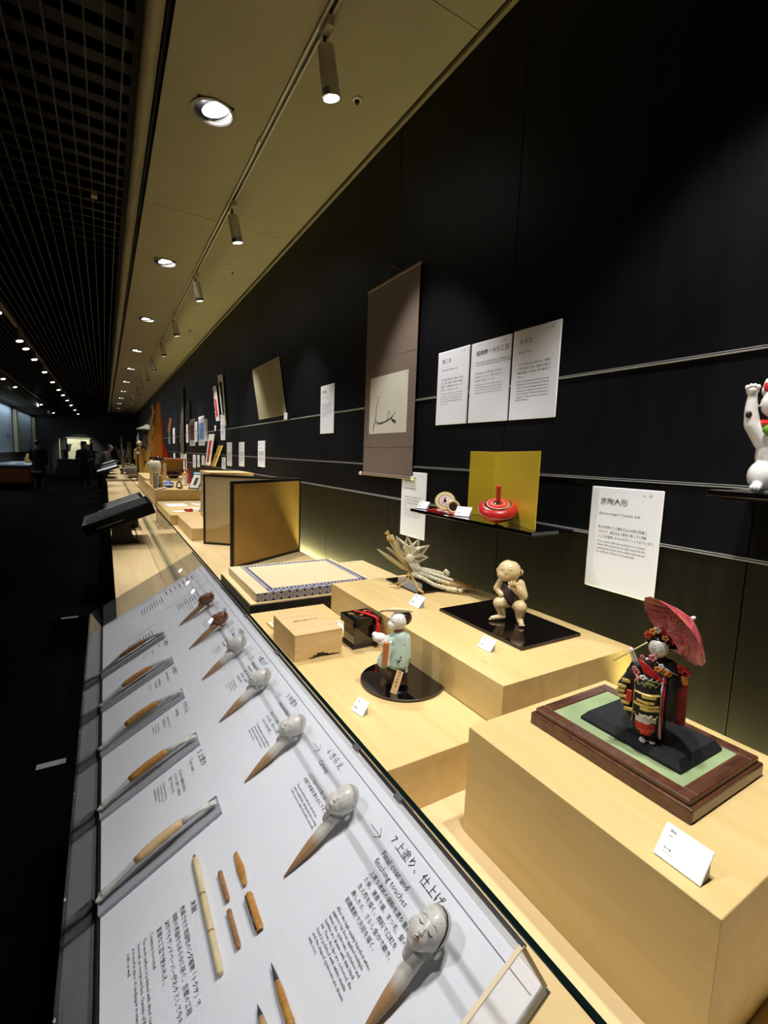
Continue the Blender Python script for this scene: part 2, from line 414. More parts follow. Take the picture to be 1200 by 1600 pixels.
q.lathe([(0.040, -1.6), (0.040, 30)], 20, 'y'); struct(q.obj('trim_5', 'cornice_grey', smooth=40))
# open lattice ceiling over the aisle
lat = structbox('ceiling', 'black', (-6, -1.6, 3.78), (0.30, 34, 3.84))
sm = B().box((-0.0035, 0, 0), (0.0035, 26.0, 0.03)).mesh('slat'); sm.materials.append(M['slat_dark'])
for i in range(50):
    o = link('slat', sm, lat); o.location = (0.13 - 0.0785 * i, 1.0, 3.44)
q = B()
for i in range(150): q.box((-5.8, 1.0 + i * 0.17, 3.55), (0.18, 1.01 + i * 0.17, 3.60))
o = q.obj('cross_slats', 'slat_deep', lat); o['kind'] = 'stuff'
q = B(); q.bev((-0.02, -0.03, -0.02), (0.02, 0.03, 0.02), 0.004); o = q.obj('ceiling_sensor', 'cornice_grey'); o.location = (-0.015, 4.35, 3.42)
tag(o, 'small grey box fixed in the dark slatted ceiling over the aisle', 'sensor')
# ------------------------------------------------------------------ recessed downlights
def make_downlight():
    t = thing('downlight', 'round recessed downlight', 'ceiling light')
    q = B(); q.ring([(0.098, 0.004), (0.118, 0.0), (0.120, -0.006), (0.104, -0.007), (0.098, 0.0), (0.098, 0.055)], 36); q.obj('rim', 'lamp_ring', t, 40)
    q = B(); q.ring([(0.0, 0.055), (0.096, 0.055), (0.097, 0.008)], 32); q.obj('housing', 'black', t, True)
    q = B(); q.M = Matrix.Translation((0.018, 0, 0.022)) @ Euler((0, R(-18), 0)).to_matrix().to_4x4()
    q.ring([(0.060, 0.03), (0.082, -0.004), (0.087, -0.004)], 30); q.obj('reflector', 'reflector', t, True)
    q = B(); q.M = Matrix.Translation((0.018, 0, 0.022)) @ Euler((0, R(-18), 0)).to_matrix().to_4x4()
    q.lathe([(0.0, 0.0), (0.079, 0.0)], 30); q.obj('lens', 'lamp_glow', t)
    return t
order = ['nearest and largest', 'second', 'third', 'fourth', 'fifth', 'sixth', 'seventh', 'eighth', 'ninth', 'farthest']
ys = [y for y in DOWN_Y if y > 2]
d0 = make_downlight()
for i, y in enumerate(ys):
    o = d0 if i == 0 else dup(d0)
    o.location = (0.576, y, 3.438)
    o['label'] = ('nearest of the round recessed downlights, glaring white in the cream soffit' if i == 0 else
                  'far end round downlight where the soffit row vanishes' if i == len(ys) - 1 else
                  '%s round recessed downlight from the near end of the soffit' % order[i])
    o['group'] = 'round downlights in the cream soffit'
# ------------------------------------------------------------------ track and spotlights
tr = thing('lighting_track', 'long cream lighting track recessed along the soffit beside the downlights', 'track', (0.882, 0, 3.44))
q = B(); q.box((-0.022, -1.6, -0.014), (-0.010, 26, 0.018)).box((0.010, -1.6, -0.006), (0.020, 26, 0.018)); q.obj('rail', 'lamp_shell', tr)
q = B(); q.box((-0.010, -1.6, 0.004), (0.010, 26, 0.018)); q.obj('groove', 'black', tr)
for y in (0.6, 1.9, 3.1, 4.6, 6.4, 8.2, 10.0):
    q = B(); q.bev((-0.03, y - 0.05, -0.020), (-0.012, y + 0.05, -0.001), 0.002); q.obj('clip', 'lamp_shell', tr)
def make_spot():
    t = thing('track_spotlight', 'spot', 'spotlight')
    q = B(); q.bev((-0.018, -0.07, -0.045), (0.018, 0.03, 0.0), 0.004); q.obj('adapter', 'lamp_shell', t)
    q = B(); q.tube([(0, 0, -0.04), (0.0, 0, -0.075)], 0.007).ball((0, 0, -0.078), 0.013); q.obj('swivel', 'black', t, True)
    A = Matrix.Translation((0.004, 0, -0.075)) @ Euler((R(6), R(-13), 0)).to_matrix().to_4x4()
    q = B(); q.M = A; q.lathe([(0.016, 0.0), (0.036, -0.006), (0.039, -0.10), (0.0395, -0.101), (0.0385, -0.104), (0.0395, -0.107), (0.040, -0.165)], 26); q.obj('barrel', 'lamp_shell', t, 40)
    q = B(); q.M = A; q.ring([(0.040, -0.163), (0.043, -0.165), (0.043, -0.192), (0.037, -0.195), (0.036, -0.175)], 26); q.obj('bezel', 'silver', t, 40)
    q = B(); q.M = A; q.lathe([(0.0, -0.184), (0.036, -0.184)], 26); q.obj('lens', 'lamp_glow', t)
    return t
s0 = make_spot(); ty = [y for y in TRACK_Y if y > 2]
for i, y in enumerate(ty):
    o = s0 if i == 0 else dup(s0)
    o.location = (0.890, y, 3.435)
    o['label'] = ('nearest cream cylindrical spotlight hanging from the ceiling track' if i == 0 else
                  'farthest small spotlight on the cream soffit track' if i == len(ty) - 1 else
                  '%s cream spotlight from the near end of the soffit track' % (order + ['tenth'])[i].replace('farthest', 'tenth'))
    o['group'] = 'track spotlights on the cream soffit'
for i, y in enumerate((2.457, 5.313, 8.2)):
    t = thing('ceiling_sensor', ['small round sensor in the soffit beside the nearest spotlight', 'tiny round ceiling sensor in the soffit past the second spotlight', 'third tiny round sensor, far along the soffit'][i], 'sensor', (1.209, y, 3.44), group='round soffit sensors')
    q = B(); q.lathe([(0.0, 0.0), (0.030, 0.0), (0.026, -0.008), (0.018, -0.010)], 20); q.obj('base', 'lamp_shell', t, 40)
    q = B(); q.ball((0, 0, -0.008), (0.015, 0.015, 0.018), 14); q.obj('lens', 'black_gloss', t, True)
# ------------------------------------------------------------------ display deck
DZ = 0.725
deck = thing('display_deck', 'long pale maple display deck running along the dark wall', 'display deck')
for a, b in ((-0.6, 1.87), (1.873, 4.30), (4.303, 7.2), (7.203, 10.4), (10.403, 13.45)):
    q = B(); q.bev((0.028, a, DZ - 0.03), (1.425, b - 0.001, DZ), 0.001, 1); q.obj('top_board', 'deck_wood', deck)
q = B(); q.box((0.06, -0.6, 0.0), (1.40, 13.4, DZ - 0.03)); q.obj('plinth', 'black', deck)
q = B(); q.box((1.425, -0.6, DZ - 0.09), (1.4985, 13.4, DZ - 0.075)); q.obj('light_trough', 'side_panel_wood', deck)
q = B(); q.box((1.440, -0.6, DZ - 0.074), (1.462, 13.4, DZ - 0.060)); q.obj('light_strip', 'led', deck)
deck2 = thing('display_deck', 'far display deck beyond the dark step, crowded with craft pieces', 'display deck')
q = B(); q.bev((0.0, 13.9, DZ - 0.03), (1.42, 26, DZ + 0.02), 0.001, 1); q.obj('top_board', 'deck_wood', deck2)
q = B(); q.box((0.03, 13.95, 0.0), (1.40, 25.9, DZ - 0.03)); q.obj('plinth', 'black', deck2)
q = B(); q.bev((0.02, 13.5, 0.0), (1.42, 13.85, DZ - 0.04), 0.004); tag(q.obj('step_box', 'tray_wood'), 'dark brown step between the two display decks', 'step')
# glass barrier: upright panes with a dark green polished top edge
gb = thing('glass_barrier', 'low upright glass barrier with a dark green polished top edge', 'glass barrier', (0.38, 0, 0))
for a, b in ((-0.6, 1.87), (1.874, 4.30), (4.304, 7.2), (7.204, 10.4), (10.404, 13.4)):
    q = B(); q.flat([(0, a, DZ + 0.012), (0, b, DZ + 0.012), (0, b, 1.036), (0, a, 1.036)]); q.obj('pane', 'barrier_glass', gb)
    q = B(); q.box((-0.004, a, 1.036), (0.004, b, 1.0385)); q.obj('polished_edge', 'glass_edge', gb)
q = B(); q.box((-0.010, -0.6, DZ), (0.010, 13.4, DZ + 0.012)); q.obj('base_rail', 'column_cream', gb)
# ================================================================== PLATFORMS
def platform(label, a, b, name='display_platform'):
    q = B(); q.bev(a, b, 0.0012, 1); o = q.obj(name, 'maple'); return tag(o, label, 'platform', 'maple platforms')
PA, PB, PC = 0.853, 0.974, 0.972
platform('low maple platform carrying the round black tray and the wooden box', (0.475, 0.823, DZ), (0.868, 1.985, PA))
platform('tall maple platform with the baby doll and straw ornament', (0.870, 0.823, DZ), (1.440, 1.900, PB))
platform('nearest big maple platform carrying the maiko doll', (0.669, 0.232, DZ), (1.150, 0.725, PC))
# ================================================================== CARDS
def card(label, loc, rz, wd=0.055, ht=0.042, lean=38, lines=0, name='label_card'):
    t = thing(name, label, 'label card', loc, rz, 'small white exhibit cards')
    A = Matrix.Translation((0, 0, 0.0008)) @ Euler((R(90 - lean), 0, 0)).to_matrix().to_4x4()
    q = B(); q.M = A; q.bev((0, 0, -0.0015), (wd, ht, 0.0015), 0.0007, 1); q.obj('plate', 'card_white', t)
    q = B(); s = sin(R(lean)) * ht * 0.8; h = cos(R(lean)) * ht * 0.8
    q._add([(0.001, 0.002, 0), (wd - 0.001, 0.002, 0), (wd - 0.001, s, 0), (0.001, s, 0), (0.001, s - 0.001, h - 0.003), (wd - 0.001, s - 0.001, h - 0.003)],
           [(0, 3, 2, 1), (0, 1, 5, 4), (1, 2, 5), (0, 4, 3), (2, 3, 4, 5)])
    q.obj('wedge', 'grey_plastic', t)
    x = Text(); x.M = A; u = wd / 0.065
    if lines:
        x.line('舞妓', 0.009 * u, ht * 0.80, 0.0042 * u, z=0.0018).line('Maiko', 0.009 * u, ht * 0.68, 0.0026 * u, z=0.0018)
        x.line('京の春', 0.009 * u, ht * 0.30, 0.0036 * u, z=0.0018).line('Spring in Kyoto', 0.009 * u, ht * 0.20, 0.0024 * u, z=0.0018)
    else:
        for k, ww in ((0.82, 0.16), (0.72, 0.22), (0.34, 0.2), (0.26, 0.3)): x.flat([(wd * .12, ht * k, .0018), (wd * (.12 + ww), ht * k, .0018), (wd * (.12 + ww), ht * (k + .035), .0018), (wd * .12, ht * (k + .035), .0018)])
    x.obj('lettering', 'ink_grey', t)
    return t
RX = R(-90)   # cards face the aisle
card('largest white card, on the nearest platform before the maiko doll', (0.695, 0.336, PC), RX, 0.066, 0.050, 40, 1)
card('white card before the round black tray with the court doll', (0.565, 1.086, PA), R(-76), 0.046, 0.040, 42)
card('white card in front of the baby doll and its black board', (0.985, 1.052, PB), RX, 0.056, 0.042, 40)
card('white card in front of the straw ornament', (1.024, 1.500, PB), RX, 0.068, 0.052, 42)
for (x, y) in ((0.506, 0.955), (0.925, 0.962)):
    t = Text(); t.M = Matrix.Translation((x, y, (PA if x < .8 else PB) + .0004)) @ Euler((0, 0, RX)).to_matrix().to_4x4()
    t.line('伝統工芸', 0, 0, 0.0052).line('No. 19', 0, -0.006, 0.0042)
    tag(t.obj('caption_print', 'ink_grey'), 'tiny grey caption printed on the %s' % ('low platform by the round tray card' if x < .8 else 'tall platform by the baby doll card'), 'caption')
# ================================================================== MAIKO BASE
mt = thing('wooden_tray', 'dark walnut stepped tray with green cloth under the maiko doll', 'tray', (0.803, 0.336, PC))
W_, L_ = 0.262, 0.338
q = B(); q.bev((0, 0, 0), (W_, L_, 0.026), 0.004, 2); q.obj('base', 'tray_wood', mt)
q = B(); i = 0.007
q.bev((i, i, 0.026), (i + 0.026, L_ - i, 0.037), 0.002, 1).bev((W_ - i - 0.026, i, 0.026), (W_ - i, L_ - i, 0.037), 0.002, 1)
q.bev((i + 0.026, i, 0.026), (W_ - i - 0.026, i + 0.026, 0.037), 0.002, 1).bev((i + 0.026, L_ - i - 0.026, 0.026), (W_ - i - 0.026, L_ - i, 0.037), 0.002, 1)
q.obj('rim', 'tray_wood', mt)
q = B(); q.box((i + 0.026, i + 0.026, 0.026), (W_ - i - 0.026, L_ - i - 0.026, 0.0345)); q.obj('green_cloth', 'jade_cloth', mt)
st = thing('doll_stand', 'flat black stand with sloping edges on the green cloth below the maiko doll', 'stand', (0.866, 0.388, PC + 0.0346))
def frust(q, a, b, z0, z1, s):
    (x0, y0), (x1, y1) = a, b
    return q._add([(x0, y0, z0), (x1, y0, z0), (x1, y1, z0), (x0, y1, z0), (x0 + s, y0 + s, z1), (x1 - s, y0 + s, z1), (x1 - s, y1 - s, z1), (x0 + s, y1 - s, z1)],
                  [(0, 3, 2, 1), (4, 5, 6, 7), (0, 1, 5, 4), (1, 2, 6, 5), (2, 3, 7, 6), (3, 0, 4, 7)])
q = B(); q.box((0, 0, 0), (0.150, 0.205, 0.006)); frust(q, (0, 0), (0.150, 0.205), 0.006, 0.020, 0.010); q.obj('block', 'soft_black', st)
# ================================================================== MAIKO DOLL
def local_frame(loc, deg): return Matrix.Translation(loc) @ Euler((0, 0, R(deg))).to_matrix().to_4x4()
mk = thing('maiko_doll', 'maiko doll in black embroidered kimono holding a red paper umbrella', 'doll', mat=local_frame((0.895, 0.470, PC + 0.0546), -62))
# body: one continuous kimono mass (x right, y away, z up)
blob_obj('kimono', [('c', (0.006, 0, 0.150), 0.021, (0.008, 0, 0.115), 0.026), ('c', (0.006, -0.002, 0.115), 0.026, (0.010, 0, 0.030), 0.021),
    ('c', (0.010, 0, 0.05), 0.022, (0.012, 0, 0.006), 0.017), ('c', (-0.016, -0.006, 0.148), 0.013, (-0.030, -0.016, 0.128), 0.014),
    ('c', (-0.026, -0.014, 0.14), 0.013, (-0.030, -0.012, 0.10), 0.010), ('c', (0.026, 0.002, 0.15), 0.014, (0.036, -0.004, 0.118), 0.014),
    ('e', (0.004, -0.010, 0.125), (0.027, 0.018, 0.022)), ('e', (0.006, 0, 0.012), (0.026, 0.020, 0.012))], 'soft_black', mk, 0.0022, 5)
# long hanging sleeve (front panel with the gold bars) and far sleeve
def sheet(q, rowsp, th=0.0022):
    """a curved cloth: rows of points, given thickness along its normal"""
    n = len(rowsp[0]); v = [Vector(p) for r in rowsp for p in r]; m = len(rowsp)
    off = Vector((0, th, 0)); vs = v + [p + off for p in v]; N_ = len(v); fs = []
    for i in range(m - 1):
        for j in range(n - 1):
            a, b, c, d = i * n + j, i * n + j + 1, (i + 1) * n + j + 1, (i + 1) * n + j
            fs += [(a, b, c, d), (a + N_, d + N_, c + N_, b + N_)]
    bd = [(i * n, (i + 1) * n) for i in range(m - 1)] + [((i + 1) * n + n - 1, i * n + n - 1) for i in range(m - 1)] + [(j + 1, j) for j in range(n - 1)] + [((m - 1) * n + j, (m - 1) * n + j + 1) for j in range(n - 1)]
    for a, b in bd: fs.append((a, b, b + N_, a + N_))
    return q._add(vs, fs)
def curved(xa, xb, y, bow, z, n=7): return [(xa + (xb - xa) * k / (n - 1), y - bow * sin(pi * k / (n - 1)), z) for k in range(n)]
q = B(); sheet(q, [curved(-0.028, 0.012, -0.024, 0.010, 0.132), curved(-0.029, 0.016, -0.028, 0.012, 0.110), curved(-0.028, 0.018, -0.030, 0.012, 0.080),
                   curved(-0.026, 0.018, -0.030, 0.011, 0.050), curved(-0.022, 0.016, -0.029, 0.009, 0.028), curved(-0.014, 0.010, -0.027, 0.006, 0.016)])
q.obj('sleeve', 'soft_black', mk, True)
q = B(); sheet(q, [curved(0.020, 0.040, -0.016, 0.006, 0.140), curved(0.021, 0.044, -0.018, 0.006, 0.11), curved(0.022, 0.045, -0.018, 0.006, 0.07), curved(0.026, 0.044, -0.016, 0.004, 0.052)])
q.obj('sleeve', 'soft_black', mk, True)
# gold bars, snow, red and green embroidery, raised off the front sleeve
def on_sleeve(u, z, lift=0.0006):
    xa, xb, y, bow = (-0.028, 0.018, -0.030, 0.012)
    if z > 0.10: xa, xb, y, bow = -0.0285, 0.0145, -0.026, 0.011
    if z < 0.035: xa, xb, y, bow = -0.021, 0.015, -0.0285, 0.0085
    return (xa + (xb - xa) * u, y - bow * sin(pi * u) - lift, z)
def patch(q, u0, u1, z0, z1, rag=0.0, n=7, lift=0.0012, rnd=random.Random(3)):
    top = [on_sleeve(u0 + (u1 - u0) * k / (n - 1), z1 + rnd.uniform(-rag, rag), lift) for k in range(n)]
    bot = [on_sleeve(u0 + (u1 - u0) * k / (n - 1), z0 + rnd.uniform(-rag, rag), lift) for k in range(n)]
    return sheet(q, [bot, top], 0.0011)
q = B()
for u0, u1, z in ((.22, .80, .107), (.06, .97, .100), (.32, .85, .094), (.15, .80, .084), (.05, .97, .0765), (.30, .98, .070)): patch(q, u0, u1, z, z + .0048)
patch(q, .45, .60, .070, .112)
for z0 in (.118, .058, .030):
    q.tube([on_sleeve(.05 + .9 * k / 14, z0 + .004 * sin(k * 1.9), .0018) for k in range(15)], .0005, 5)
q.tube([on_sleeve(.05, z, .0016) for z in (.115, .09, .06, .04)], .0005, 5)
q.obj('gold_embroidery', 'yellow_thread', mk)
q = B(); patch(q, .18, .92, .046, .056, .0022); patch(q, .30, .78, .052, .0625, .002); q.obj('snow_embroidery', 'weave_white', mk)
q = B(); patch(q, .16, .90, .029, .045, .0016); patch(q, .3, .8, .022, .030, .001); q.obj('red_embroidery', 'cord_red', mk)
q = B()
for a in range(7):
    an = R(180 - a * 30); c = Vector(on_sleeve(.62, .121, .0025)); q.tube([c, c + Vector((cos(an) * .011, -.0005, sin(an) * .007 - .001))], [.0014, .0003], 6)
q.obj('maple_leaf', 'leaf_green', mk, True)
# pleated red collar, flowers on the breast, gold obi cord
q = B()
for k in range(9):
    f = k / 8; q.tube([(-0.024 + 0.006 * f + .004 * f, -0.026, 0.160 - .022 * f), (-0.010 + 0.032 * f, -0.034, 0.158 - .026 * f - .002)], .0017, 6)
q.obj('pleated_collar', 'cord_red', mk, True)
def flower(q, c, r, n=5):
    for k in range(n): q.ball((c[0] + cos(2 * pi * k / n) * r * .7, c[1], c[2] + sin(2 * pi * k / n) * r * .7), (r * .5, r * .3, r * .5), 8)
q = B(); flower(q, (-.002, -.027, .169), .0065); flower(q, (-.019, -.024, .166), .0035); flower(q, (-.026, -.027, .135), .006); flower(q, (-.020, -.030, .125), .0055)
for x, z in ((-.030, .142), (-.024, .119)): flower(q, (x, -.028, z), .004)
q.obj('breast_flowers', 'pink', mk, True)
q = B(); flower(q, (.008, -.031, .151), .0055); flower(q, (.019, -.028, .147), .006); flower(q, (.026, -.022, .143), .005)
q.obj('orange_flowers', 'orange', mk, True)
q = B(); flower(q, (.013, -.031, .158), .0045); flower(q, (.022, -.027, .151), .0035); q.ball((-.011, -.030, .166), .0025, 8); flower(q, (-.014, -.034, .130), .005)
q.obj('white_flowers', 'weave_white', mk, True)
q = B()
for k in range(7):
    x = .002 + .005 * k; q.tube([(x, -.029 + k * .0012, .158 - .002 * k), (x + .004, -.031 + k * .001, .165 - .003 * k), (x + .009, -.026 + k * .001, .156 - .002 * k)], .0006, 5)
for k in range(5):
    q.tube([(-.028 + .009 * k, -.033, .134 - .002 * k), (-.022 + .009 * k, -.037, .127), (-.016 + .009 * k, -.036, .133)], .0006, 5)
q.obj('silver_thread', 'cream_paint', mk, True)
# sleeve lining edge: pink and white strip on the right of the front sleeve
q = B(); sheet(q, [curved(.0185, .0245, -.024, .002, z) for z in (.136, .10, .06, .018)], .003); q.obj('sleeve_lining', 'print_red', mk, True)
q = B(); q.tube([(.0185, -.026, .136), (.0175, -.027, .10), (.0185, -.027, .06), (.0235, -.026, .016)], .0017, 8); q.obj('lining_edge', 'weave_white', mk, True)
# dangling obi behind, train at the left
q = B(); sheet(q, [curved(.030, .058, .012, .004, .150), curved(.034, .060, .014, .005, .10), curved(.038, .062, .014, .005, .05), curved(.046, .062, .012, .003, .036)], .004); q.obj('hanging_obi', 'print_red', mk, True)
q = B(); flower(q, (.044, -.001, .150), .008, 6); flower(q, (.052, .004, .142), .008, 6); flower(q, (.036, -.004, .143), .005)
q.obj('obi_knot', 'red', mk, True)
q = B(); q.ball((.050, .004, .128), (.011, .006, .010), 12); q.obj('obi_gold', 'orange', mk, True)
q = B(); sheet(q, [curved(-.044, -.028, -.010, .003, .122), curved(-.056, -.028, -.012, .006, .098), curved(-.052, -.026, -.014, .006, .075), curved(-.038, -.020, -.014, .004, .050), curved(-.032, -.020, -.014, .003, .040)], .008)
q.obj('train', 'soft_black', mk, True)
q = B()
for k, (x, z) in enumerate(((-.046, .112), (-.052, .099), (-.054, .090), (-.050, .080), (-.044, .069), (-.038, .057))):
    q.bev((x - .003, -.026, z - .003), (x + .012, -.020, z + .0035), .001, 1)
q.obj('train_gold', 'yellow_thread', mk)
q = B(); q.bev((-.040, -.0265, .072), (-.028, -.0195, .096), .002, 1); q.obj('train_red', 'red', mk)
# head, hair, ornaments, hand, feet
blob_obj('head', [('e', (.006, -.010, .185), (.0170, .014, .0175)), ('e', (.0055, -.0135, .178), (.0125, .010, .0115)), ('e', (.0045, -.0232, .182), (.0016, .0022, .0024)), ('c', (.007, -.004, .172), .007, (.008, 0, .160), .009)], 'bone', mk, 0.0016, 3)
q = B(); q.ball((.009, -.0005, .197), (.020, .017, .014), 18); q.ball((.026, -.004, .189), (.010, .008, .009), 14); q.ball((-.011, -.002, .192), (.006, .009, .008), 12); q.ball((.010, .008, .186), (.015, .012, .016), 14)
q.obj('hair', 'black_gloss', mk, True)
msf = Surf(kids(mk, 'head')[0].data, (0, 1, 0), .0001)
q = B()
for x in (-.0015, .0105): msf.line(q, [(x - .0030, -1, .1862), (x, -1, .1850), (x + .0030, -1, .1864)], [.0003, .0007, .0003]); msf.line(q, [(x - .0025, -1, .1905), (x, -1, .1915), (x + .0025, -1, .1906)], .0003)
q.obj('eyes', 'ink', mk)
q = B(); q.ball(msf(.0045, -1, .1760), (.0019, .0009, .0011), 8); q.obj('lips', 'red', mk, True)
q = B(); flower(q, (-.006, -.010, .214), .006); flower(q, (.015, -.014, .207), .0055); q.obj('hair_flowers', 'orange', mk, True)
q = B(); flower(q, (.001, -.008, .218), .006); flower(q, (.014, -.017, .197), .003); q.obj('hair_flowers', 'weave_white', mk, True)
q = B(); flower(q, (.006, -.004, .215), .009, 6); flower(q, (-.012, -.006, .205), .007, 6); flower(q, (.023, -.008, .198), .005); q.obj('hair_ribbon', 'red', mk, True)
blob_obj('hand', [('c', (-.030, -.016, .152), .0050, (-.036, -.020, .168), .0046), ('e', (-.038, -.021, .172), (.0050, .0045, .0060)), ('c', (-.041, -.023, .170), .0018, (-.036, -.0265, .174), .0016), ('c', (-.041, -.022, .174), .0018, (-.036, -.0260, .1775), .0016), ('c', (-.036, -.018, .172), .0018, (-.040, -.0155, .176), .0015)], 'bone', mk, 0.0012, 2)
blob_obj('foot', [('e', (-.004, -.022, .003), (.007, .010, .0038)), ('e', (.012, -.018, .003), (.007, .010, .0038))], 'bone', mk, 0.0016, 2)
# umbrella: separate thing held over the shoulder
um = thing('paper_umbrella', 'red oiled-paper umbrella with flowers, open behind the maiko doll head', 'umbrella', mat=mk.matrix_world.copy())
ax = Vector((.122, .085, .096)).normalized(); tip = Vector((.056, .030, .242)); hold = Vector((-.039, -.021, .173))
base = tip - ax * .150
q = B(); q.tube([hold - ax * .040, tip + ax * .006], .0014, 8); q.obj('pole', 'bamboo', um, True)
A = frame(*((lambda xx: (xx, ax.cross(xx), ax))(ax.orthogonal().normalized())), tip)
q = B(); q.M = A; n = 36; Rr, Hh = .074, .044
vs = [(0, 0, 0)]; fs = []
for ring in (0.5, 1.0):
    for k in range(n):
        rr = Rr * ring * (1.0 if k % 2 == 0 else .975); vs.append((rr * cos(2 * pi * k / n), rr * sin(2 * pi * k / n), -Hh * (ring ** 1.25)))
for k in range(n): fs.append((0, 1 + k, 1 + (k + 1) % n)); fs.append((1 + k, 1 + n + k, 1 + n + (k + 1) % n, 1 + (k + 1) % n))
q._add(vs, fs); cn = q.obj('canopy', 'red', um)
m, N, L, P = new_mat('umbrella_paper'); P.inputs['Roughness'].default_value = 0.35
tc = N.new('ShaderNodeTexCoord'); nz = N.new('ShaderNodeTexNoise'); nz.inputs['Scale'].default_value = 55; rp = N.new('ShaderNodeValToRGB')
L.new(tc.outputs['Object'], nz.inputs['Vector']); L.new(nz.outputs['Fac'], rp.inputs[0]); L.new(rp.outputs[0], P.inputs['Base Color'])
e = rp.color_ramp.elements; e[0].position = .35; e[0].color = (.36, .035, .05, 1); e[1].position = .62; e[1].color = (.62, .12, .14, 1); k_ = e.new(.72); k_.color = (.62, .30, .06, 1)
P.inputs['Transmission Weight'].default_value = 0.0
cn.data.materials[0] = m
q = B(); q.M = A
for k in range(0, n, 2):
    a = 2 * pi * k / n; q.tube([(0, 0, -.001), (Rr * .5 * cos(a), Rr * .5 * sin(a), -Hh * .42 - .0012), (Rr * cos(a), Rr * sin(a), -Hh - .0012)], .0006, 4)
    q.tube([(0, 0, -.05), (Rr * .55 * cos(a), Rr * .55 * sin(a), -Hh * .48 - .001)], .0005, 4)
o = q.obj('ribs', 'pink', um); o['kind'] = 'stuff'
q = B(); q.M = A; q.lathe([(.004, -.004), (.004, .002), (.0015, .006)], 10); q.obj('cap', 'weave_white', um, True)
# ================================================================== BABY DOLL on black board
t = thing('lacquer_board', 'square glossy black board under the baby doll', 'board', (1.085, 0.963, PB))
q = B(); q.bev((0, 0, 0), (0.282, 0.415, 0.010), 0.0012, 1); q.obj('board', 'ebony_edge', t)
q = B(); q.box((.001, .001, .010), (.281, .414, .0108)); q.obj('gloss_face', 'ebony', t)
BB = PB + 0.0112
bb = thing('baby_doll', 'chubby cream ceramic baby doll in purple bib, crouching with hand to cheek', 'doll', mat=local_frame((1.235, 1.175, BB), -46))
blob_obj('body', [
    ('e', (.012, .000, .104), (.036, .034, .040)), ('e', (.012, .006, .078), (.040, .036, .032)),           # belly, seat
    ('e', (-.002, -.004, .180), (.041, .040, .038)), ('e', (-.010, -.016, .167), (.034, .027, .023)),       # skull, cheeks
    ('c', (.004, 0, .148), .020, (.010, 0, .130), .024),
    ('e', (.041, .002, .176), (.006, .008, .011)), ('e', (-.043, .002, .176), (.005, .008, .010)),          # ears
    ('e', (-.0125, -.0435, .179), (.0030, .0022, .0022)),
    ('c', (.038, -.002, .135), .017, (.050, -.018, .098), .0175), ('c', (.050, -.018, .098), .0165, (.018, -.044, .128), .0115),   # right arm up
    ('c', (-.026, .000, .138), .0155, (-.040, -.004, .112), .014), ('c', (-.040, -.004, .112), .0135, (-.024, -.022, .094), .010), # left arm
    ('c', (-.002, -.004, .070), .026, (-.030, -.020, .062), .022), ('c', (-.030, -.020, .060), .021, (-.018, -.012, .026), .0145),  # leg in view left
    ('c', (-.014, -.012, .013), .011, (-.050, -.032, .008), .0085),
    ('c', (.030, -.004, .066), .027, (.044, -.034, .060), .0225), ('c', (.044, -.034, .056), .021, (.044, -.020, .022), .0155),
    ('c', (.044, -.022, .012), .0125, (.050, -.060, .008), .0095)], 'baby_skin', bb, 0.0023, 4)
q = B()
for k, (dx, dz, ln, an) in enumerate(((-.011, .004, .015, 122), (-.0055, .008, .018, 104), (.0005, .009, .018, 90), (.0065, .006, .015, 74))):
    a = R(an); q.tube([(.016 + dx * .7, -.052, .133 + dz * .3), (.016 + dx + cos(a) * ln * .5, -.056, .136 + sin(a) * ln * .6), (.016 + dx + cos(a) * ln * .9, -.053, .138 + sin(a) * ln)], [.0042, .0038, .0026], 8)
q.tube([(.012, -.050, .128), (.002, -.055, .132), (-.003, -.055, .137)], [.0045, .0040, .0028], 8)
q.obj('fingers', 'baby_skin', bb, True)
q = B()
for k in range(4): q.ball((.0435 + .005 * k, -.070 + .0012 * k, .006), (.0032, .0042, .0034), 8)
for k in range(4): q.ball((-.058 + .001 * k, -.042 + .006 * k, .0055), (.0042, .0032, .0032), 8)
q.obj('toes', 'baby_skin', bb, True)
# bib: a diamond cloth laid over chest and belly
def belly(x, z):  # y of the front of the trunk at (x, z)
    y = 10
    for (cx, cy, cz), (rx, ry, rz) in (((.012, 0, .104), (.036, .034, .040)), ((.012, .006, .078), (.040, .036, .032)), ((.005, 0, .140), (.024, .024, .03))):
        d = 1 - ((x - cx) / rx) ** 2 - ((z - cz) / rz) ** 2
        if d > 0: y = min(y, cy - ry * math.sqrt(d))
    return y if y < 5 else -.010
out = [(-.022, .140), (.018, .136), (.034, .112), (.046, .094), (.036, .082), (.012, .060), (-.004, .066), (-.014, .092), (-.024, .114)]
def inside(x, z):
    c = False; n = len(out)
    for i in range(n):
        (x1, y1), (x2, y2) = out[i], out[(i + 1) % n]
        if (y1 > z) != (y2 > z) and x < (x2 - x1) * (z - y1) / (y2 - y1) + x1: c = not c
    return c
q = B(); cen = (.008, .100)
rings = [[(cen[0] + (x - cen[0]) * f, cen[1] + (z - cen[1]) * f) for x, z in out] for f in (.3, .65, 1.0)]
vs = [(cen[0], belly(*cen) - .0035, cen[1])] + [(x, belly(x, z) - .0035, z) for r in rings for x, z in r]; n = len(out)
fs = [(0, 1 + k, 1 + (k + 1) % n) for k in range(n)] + [(1 + i * n + k, 1 + (i + 1) * n + k, 1 + (i + 1) * n + (k + 1) % n, 1 + i * n + (k + 1) % n) for i in (0, 1) for k in range(n)]
q._add(vs, fs); o = q.obj('bib', 'soft_black', bb, True)
